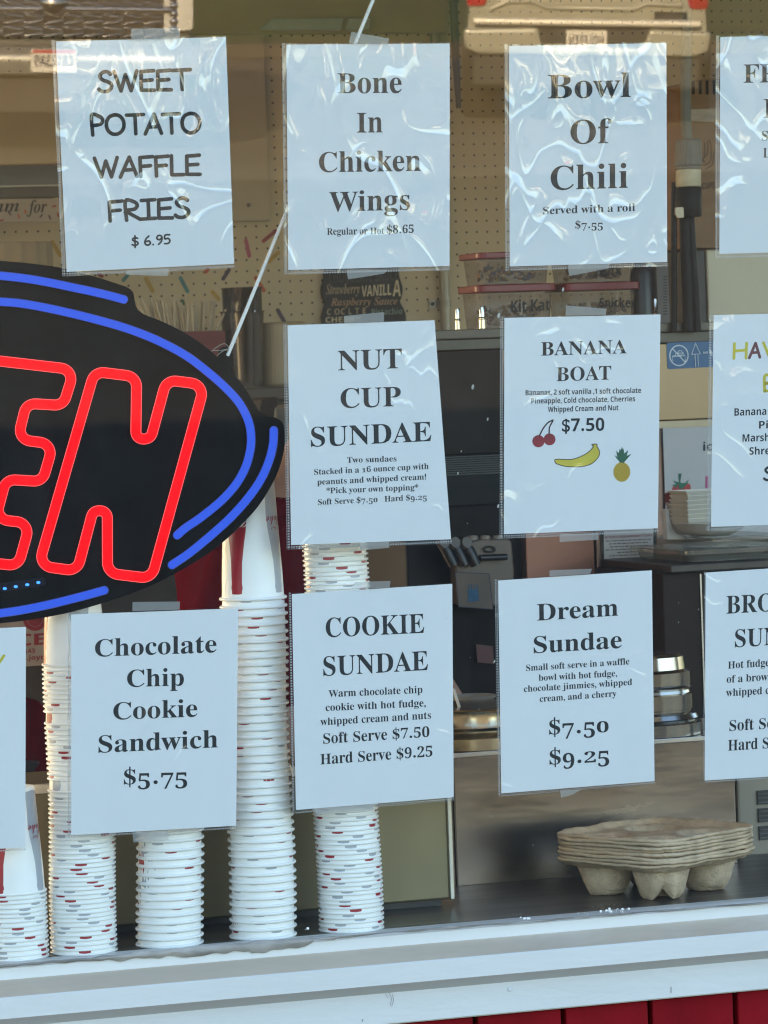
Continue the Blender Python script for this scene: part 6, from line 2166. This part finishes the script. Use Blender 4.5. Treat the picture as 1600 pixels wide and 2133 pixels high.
for s in (-1, 1):
    c = pp(718, 925) + sidev * 0.082 * s
    mb = MB(); mb.lathe([(0, 0.006), (0.014, 0.006), (0.020, 0.002), (0.018, -0.004), (0, -0.004)], c, 16, axis=(0, s, 0.1))
    mb.build('ear', skin_m, per, smooth=60)
# ------------------------------------------------------------------ the vehicles behind the photographer, seen as reflections in the glass
paint_white = M('car_paint_white', (0.38, 0.37, 0.30), rough=0.22, var=0.03, scale=2, coat=0.6)
paint_grey = M('car_paint_grey', (0.17, 0.165, 0.155), rough=0.25, var=0.05, scale=2, coat=0.6)
car_glass = M('car_glass', (0.02, 0.022, 0.025), rough=0.05, var=0.1, spec=0.8)
tyre_m = M('tyre', (0.02, 0.02, 0.02), rough=0.85, var=0.2)
rim_m = M('alloy', (0.5, 0.5, 0.5), rough=0.3, metal=0.9)
lamp_red = M('tail_lens', (0.42, 0.015, 0.02), rough=0.12, var=0.3, scale=20, coat=0.5)
lamp_clear = M('head_lens', (0.72, 0.70, 0.66), rough=0.08, var=0.1, coat=0.5)
plate_m = M('plate_white', (0.74, 0.70, 0.64), rough=0.4, var=0.03)
plate_ink = M('plate_ink', (0.035, 0.035, 0.06), rough=0.5)
trim_black = M('bumper_black', (0.03, 0.03, 0.03), rough=0.6, var=0.2)
car_chrome = M('car_chrome', (0.70, 0.68, 0.64), rough=0.08, metal=1.0, var=0.03)

def loft(mb, sections):
    """sections: list of (y, [(x, z) ...]) outlines with equal counts"""
    m = len(sections[0][1])
    vs = [(x, y, z) for y, pts in sections for x, z in pts]
    fs = []
    for i in range(len(sections) - 1):
        for k in range(m):
            l = (k + 1) % m
            fs.append((i * m + k, i * m + l, (i + 1) * m + l, (i + 1) * m + k))
    fs.append(tuple(range(m - 1, -1, -1)))
    fs.append(tuple((len(sections) - 1) * m + k for k in range(m)))
    mb.add(vs, fs)

def rrect(hw, z0, z1, r=0.08, top=None):
    t = top if top is not None else hw
    return [(p.x, p.y) for p in fillet([(-hw, z0), (hw, z0), (t, z1), (-t, z1)], r, 3)]

def wheels(root, O, xs, ys, r=0.36):
    for x in xs:
        for y in ys:
            s = 1 if x > 0 else -1
            mb = MB(); mb.lathe([(r * 0.62, -0.11), (r * 0.93, -0.115), (r, -0.08), (r, 0.08), (r * 0.93, 0.115), (r * 0.62, 0.11)], O + Vector((x, y, r)), 30, axis=(1, 0, 0), closed=True)
            w = mb.build('wheel', tyre_m, root, smooth=40)
            mb = MB(); mb.lathe([(0, 0.06), (r * 0.2, 0.06), (r * 0.58, 0.085), (r * 0.62, 0.1), (r * 0.62, -0.08), (0, -0.06)], O + Vector((x, y, r)), 24, axis=(s, 0, 0))
            mb.build('rim', rim_m, w, smooth=40)

def plate(root, O, cx, cz, y, text, w=0.305, band=None):
    mb = MB(); mb.box(cx - w / 2, cx + w / 2, y - 0.002, y + 0.004, cz - 0.076, cz + 0.076)
    mb.v = [v + O for v in mb.v]
    p = mb.build('number_plate', plate_m, root, bevel=0.002)
    mb = MB()
    vs, fs = layout(text, 'sans')
    # the plate faces +Y, so the lettering runs towards -X
    mb.add([O + Vector((cx + w * 0.42 - u * w * 0.84, y + 0.0052, cz - 0.036 + v / 0.69 * 0.072)) for u, v in vs], fs)
    mb.build('plate_letters', plate_ink, p)
    if band:
        mb = MB(); mb.box(cx - w / 2 + 0.01, cx + w / 2 - 0.01, y + 0.0044, y + 0.0056, cz + 0.052, cz + 0.072)
        mb.v = [v + O for v in mb.v]
        mb.build('plate_band', band, p)

def mirror_place(px, py, Y):
    """where a reflected photo point lies on the upright plane Y = const outside"""
    d = ray(px, py)
    hit = og(px, py, 0.0)
    r = d - GN * 2 * d.dot(GN)
    return hit + r * ((Y - hit.y) / r.y)

# white estate car, its tail to the window
YS = -22.1
pc = mirror_place(1222, 85, YS)
O = Vector((pc.x, YS, 0.004))
zc_ = pc.z
car = thing('parked_estate_car', 'white estate car parked tail-on across the lot, seen reflected at the upper right', 'car', O)
dz = zc_ - 0.64
mb = MB()
loft(mb, [(0.0, rrect(0.90, 0.56 + dz, 1.04 + dz, 0.10, 0.86)), (-0.25, rrect(0.94, 0.50, 1.08 + dz, 0.12, 0.88)), (-1.0, rrect(0.95, 0.28, 1.10, 0.12, 0.88)), (-3.6, rrect(0.95, 0.28, 1.06, 0.12, 0.87)), (-4.5, rrect(0.92, 0.30, 0.98, 0.14, 0.84)), (-4.85, rrect(0.84, 0.38, 0.82, 0.14, 0.78))])
mb.v = [v + O for v in mb.v]
mb.build('body', paint_white, car, smooth=35)
mb = MB()
loft(mb, [(-0.12, rrect(0.80, 1.00 + dz, 1.12 + dz, 0.04, 0.78)), (-0.45, rrect(0.80, 1.0, 1.62, 0.14, 0.62)), (-1.2, rrect(0.80, 1.0, 1.70, 0.16, 0.62)), (-2.6, rrect(0.80, 1.0, 1.68, 0.16, 0.62)), (-3.55, rrect(0.80, 0.98, 1.06, 0.03, 0.76))])
mb.v = [v + O for v in mb.v]
mb.build('cabin', paint_white, car, smooth=35)
mb = MB()
mb.add([O + Vector(p) for p in ((-0.66, -0.13, 1.14 + dz), (0.66, -0.13, 1.14 + dz), (0.58, -0.40, 1.56), (-0.58, -0.40, 1.56), (-0.66, -0.115, 1.14 + dz), (0.66, -0.115, 1.14 + dz), (0.58, -0.385, 1.56), (-0.58, -0.385, 1.56))], [(0, 1, 2, 3), (7, 6, 5, 4), (0, 4, 5, 1), (1, 5, 6, 2), (2, 6, 7, 3), (3, 7, 4, 0)])
mb.build('rear_window', car_glass, car)
# tailgate crease, chrome strip, bumper wings
mb = MB()
pr_ = [(-0.72, 0.86 + dz), (-0.60, 0.92 + dz), (-0.40, 0.925 + dz), (-0.30, 0.88 + dz), (0.34, 0.875 + dz), (0.44, 0.92 + dz), (0.70, 0.91 + dz)]
mb.tube([O + Vector((x, 0.012, z)) for x, z in pr_], 0.020, 8)
mb.build('tailgate_crease', paint_white, car, smooth=60)
mb = MB(); mb.tube([O + Vector((x, 0.085 - 0.03 * abs(x), 0.775 + dz)) for x in (-0.84, -0.5, 0, 0.5, 0.84)], 0.028, 10)
mb.build('bright_strip', M('painted_gleam_trim', (0.78, 0.74, 0.66), rough=0.35, metal=0.2), car, smooth=60)  # pale colour stands in for the chrome's bright reflection
mb = MB()
pts = fillet([(-0.93, 0.72 + dz), (-0.36, 0.735 + dz), (-0.33, 0.60 + dz), (0.42, 0.60 + dz), (0.46, 0.735 + dz), (0.93, 0.72 + dz), (0.90, 0.57 + dz), (0.80, 0.53 + dz), (0.42, 0.53 + dz), (-0.36, 0.53 + dz), (-0.80, 0.53 + dz), (-0.90, 0.57 + dz)], 0.04, 4)
mb.prism([O + Vector((p.x, 0.0, p.y)) for p in pts], (0, 0.085, 0))
mb.build('bumper', paint_white, car, bevel=0.03, segments=4)
mb = MB(); mb.box(-0.86, 0.86, -0.30, 0.045, 0.30, 0.525 + dz)
mb.v = [v + O for v in mb.v]
mb.build('valance', trim_black, car, bevel=0.03)
mb = MB(); mb.prism([O + Vector(p) for p in ((-0.40, 0.002, 0.53 + dz), (0.47, 0.002, 0.53 + dz), (0.47, 0.002, 0.76 + dz), (-0.40, 0.002, 0.76 + dz))], (0, 0.010, 0))
mb.build('plate_recess', trim_black, car)
plate(car, O, 0.0, 0.64 + dz, 0.020, 'HOJ-FEEN')
for s in (-1, 1):
    mb = MB()
    pts = fillet([(s * 0.90, 0.88 + dz), (s * 0.76, 0.885 + dz), (s * 0.72, 1.02 + dz), (s * 0.88, 1.05 + dz)], 0.03, 3)
    mb.prism([O + Vector((p.x, 0.0, p.y)) for p in pts], (0, 0.02, 0))
    mb.build('tail_light', lamp_red, car, bevel=0.006)
mb = MB(); mb.box(0.50, 0.74, 0.016, 0.022, 0.80 + dz, 0.86 + dz)
mb.v = [v + O for v in mb.v]
bd = mb.build('badge_plate', car_chrome, car)
mb = MB(); mb.box(0.52, 0.72, 0.0225, 0.024, 0.812 + dz, 0.848 + dz)
mb.v = [v + O for v in mb.v]
mb.build('badge_inlay', trim_black, bd)
car.rotation_euler = (0, 0, math.radians(21.5))
wheels(car, O, (-0.83, 0.83), (-0.95, -3.9), 0.34)

# dark grey pickup, its chrome grille to the window
YT = -20.4
pt = mirror_place(112, 126, YT)
O = Vector((pt.x, YT, 0.004))
dz = pt.z - 0.66
trk = thing('parked_pickup', 'dark grey pickup with a chrome mesh grille parked nose-on, seen reflected at the upper left', 'pickup', O)
mb = MB()
loft(mb, [(-0.10, rrect(0.93, 0.52, 1.22, 0.10, 0.86)), (-0.5, rrect(0.98, 0.42, 1.26, 0.12, 0.90)), (-1.7, rrect(0.99, 0.40, 1.28, 0.12, 0.92)), (-3.6, rrect(0.99, 0.40, 1.28, 0.12, 0.94)), (-5.6, rrect(0.99, 0.42, 1.28, 0.10, 0.96))])
mb.v = [v + O for v in mb.v]
mb.build('body', paint_grey, trk, smooth=35)
mb = MB()
loft(mb, [(-1.45, rrect(0.86, 1.20, 1.32, 0.04, 0.84)), (-2.15, rrect(0.86, 1.20, 1.86, 0.14, 0.70)), (-3.5, rrect(0.86, 1.20, 1.88, 0.14, 0.70)), (-3.75, rrect(0.86, 1.20, 1.30, 0.04, 0.84))])
mb.v = [v + O for v in mb.v]
mb.build('cab', paint_grey, trk, smooth=35)
mb = MB()
mb.prism([O + Vector(p) for p in ((-0.74, -1.52, 1.36), (0.74, -1.52, 1.36), (0.64, -2.09, 1.80), (-0.64, -2.09, 1.80))], (0, 0.02, 0.02))
mb.build('windscreen', car_glass, trk)
mb = MB(); mb.box(-0.70, 0.70, -0.11, -0.06, 0.80 + dz, 1.10 + dz)
mb.v = [v + O for v in mb.v]
gr = mb.build('grille', trim_black, trk, bevel=0.01)
mb = MB()
for i in range(7):
    z = 0.825 + dz + i * 0.042
    for j in range(11):
        x = -0.66 + j * 0.132
        mb.tube([O + Vector((x - 0.062, -0.052, z + (0.010 if i % 2 else -0.010))), O + Vector((x, -0.046, z)), O + Vector((x + 0.062, -0.052, z + (-0.010 if i % 2 else 0.010)))], 0.009, 6)
for j in range(12):
    x = -0.726 + j * 0.132
    mb.tube([O + Vector((x, -0.05, 0.82 + dz)), O + Vector((x, -0.05, 1.08 + dz))], 0.008, 6)
mb.build('chrome_mesh', car_chrome, gr, smooth=60)
mb = MB(); mb.tube([O + Vector((x, -0.05, 0.985 + dz + 0.01 * math.cos(x))) for x in (-0.78, -0.4, 0, 0.4, 0.78)], 0.026, 10)
mb.build('grille_bar', car_chrome, trk, smooth=60)
mb = MB(); mb.lathe([(0, 0.03), (0.06, 0.026), (0.085, 0.0), (0, 0)], O + Vector((0.0, -0.03, 1.03 + dz)), 24, axis=(0, 1, 0))
mb.build('nose_disc', car_chrome, trk, smooth=60)
for s in (-1, 1):
    mb = MB()
    pts = fillet([(s * 0.72, 0.84 + dz), (s * 0.93, 0.86 + dz), (s * 0.93, 1.10 + dz), (s * 0.72, 1.12 + dz)], 0.03, 3)
    mb.prism([O + Vector((p.x, -0.10, p.y)) for p in pts], (0, 0.05, 0))
    hl = mb.build('headlight', lamp_clear, trk, bevel=0.01)
    mb = MB()
    for q in range(5):
        mb.lathe([(0, 0.012), (0.024, 0.008), (0.03, 0)], O + Vector((s * 0.80, -0.05, 0.865 + dz + q * 0.052)), 14, axis=(0, 1, 0))
    mb.build('reflector', car_chrome, hl, smooth=60)
mb = MB()
pts = [(0.02, 0.55), (0.06, 0.57), (0.075, 0.63), (0.07, 0.69), (0.045, 0.73), (0.0, 0.755), (-0.09, 0.755), (-0.09, 0.55)]
sec = []
for x in (-0.97, -0.9, -0.6, 0.6, 0.9, 0.97):
    sec.append((x, [(y - 0.05 * (abs(x) > 0.8) - 0.06 * (abs(x) > 0.95), z + dz) for y, z in pts]))
m_ = len(pts)
vs = [O + Vector((x, y, z)) for x, q in sec for y, z in q]
fs = [(i * m_ + k, i * m_ + (k + 1) % m_, (i + 1) * m_ + (k + 1) % m_, (i + 1) * m_ + k) for i in range(len(sec) - 1) for k in range(m_)]
fs += [tuple(range(m_)), tuple((len(sec) - 1) * m_ + k for k in range(m_))]
mb.add(vs, fs)
mb.build('bumper', M('satin_bumper', (0.24, 0.23, 0.21), rough=0.35, metal=0.2), trk, smooth=40)
mb = MB(); mb.tube([O + Vector((x, 0.075 - 0.03 * abs(x), 0.672 + dz)) for x in (-0.80, -0.4, 0, 0.4, 0.80)], 0.026, 10)
mb.build('bumper_gleam', M('painted_gleam_strip', (0.80, 0.77, 0.70), rough=0.3, metal=0.2), trk, smooth=60)  # pale tube stands in for the gleam along the chrome bumper
mb = MB(); mb.box(-0.88, 0.88, -0.10, -0.02, 0.30, 0.54 + dz)
mb.v = [v + O for v in mb.v]
mb.build('air_dam', trim_black, trk, bevel=0.02)
plate(trk, O, 0.0, 0.66 + dz, 0.104, 'C8123A9', band=M('plate_red', (0.5, 0.05, 0.05), rough=0.5))
trk.rotation_euler = (0, 0, math.radians(13.6))
wheels(trk, O, (-0.86, 0.86), (-1.0, -4.6), 0.39)
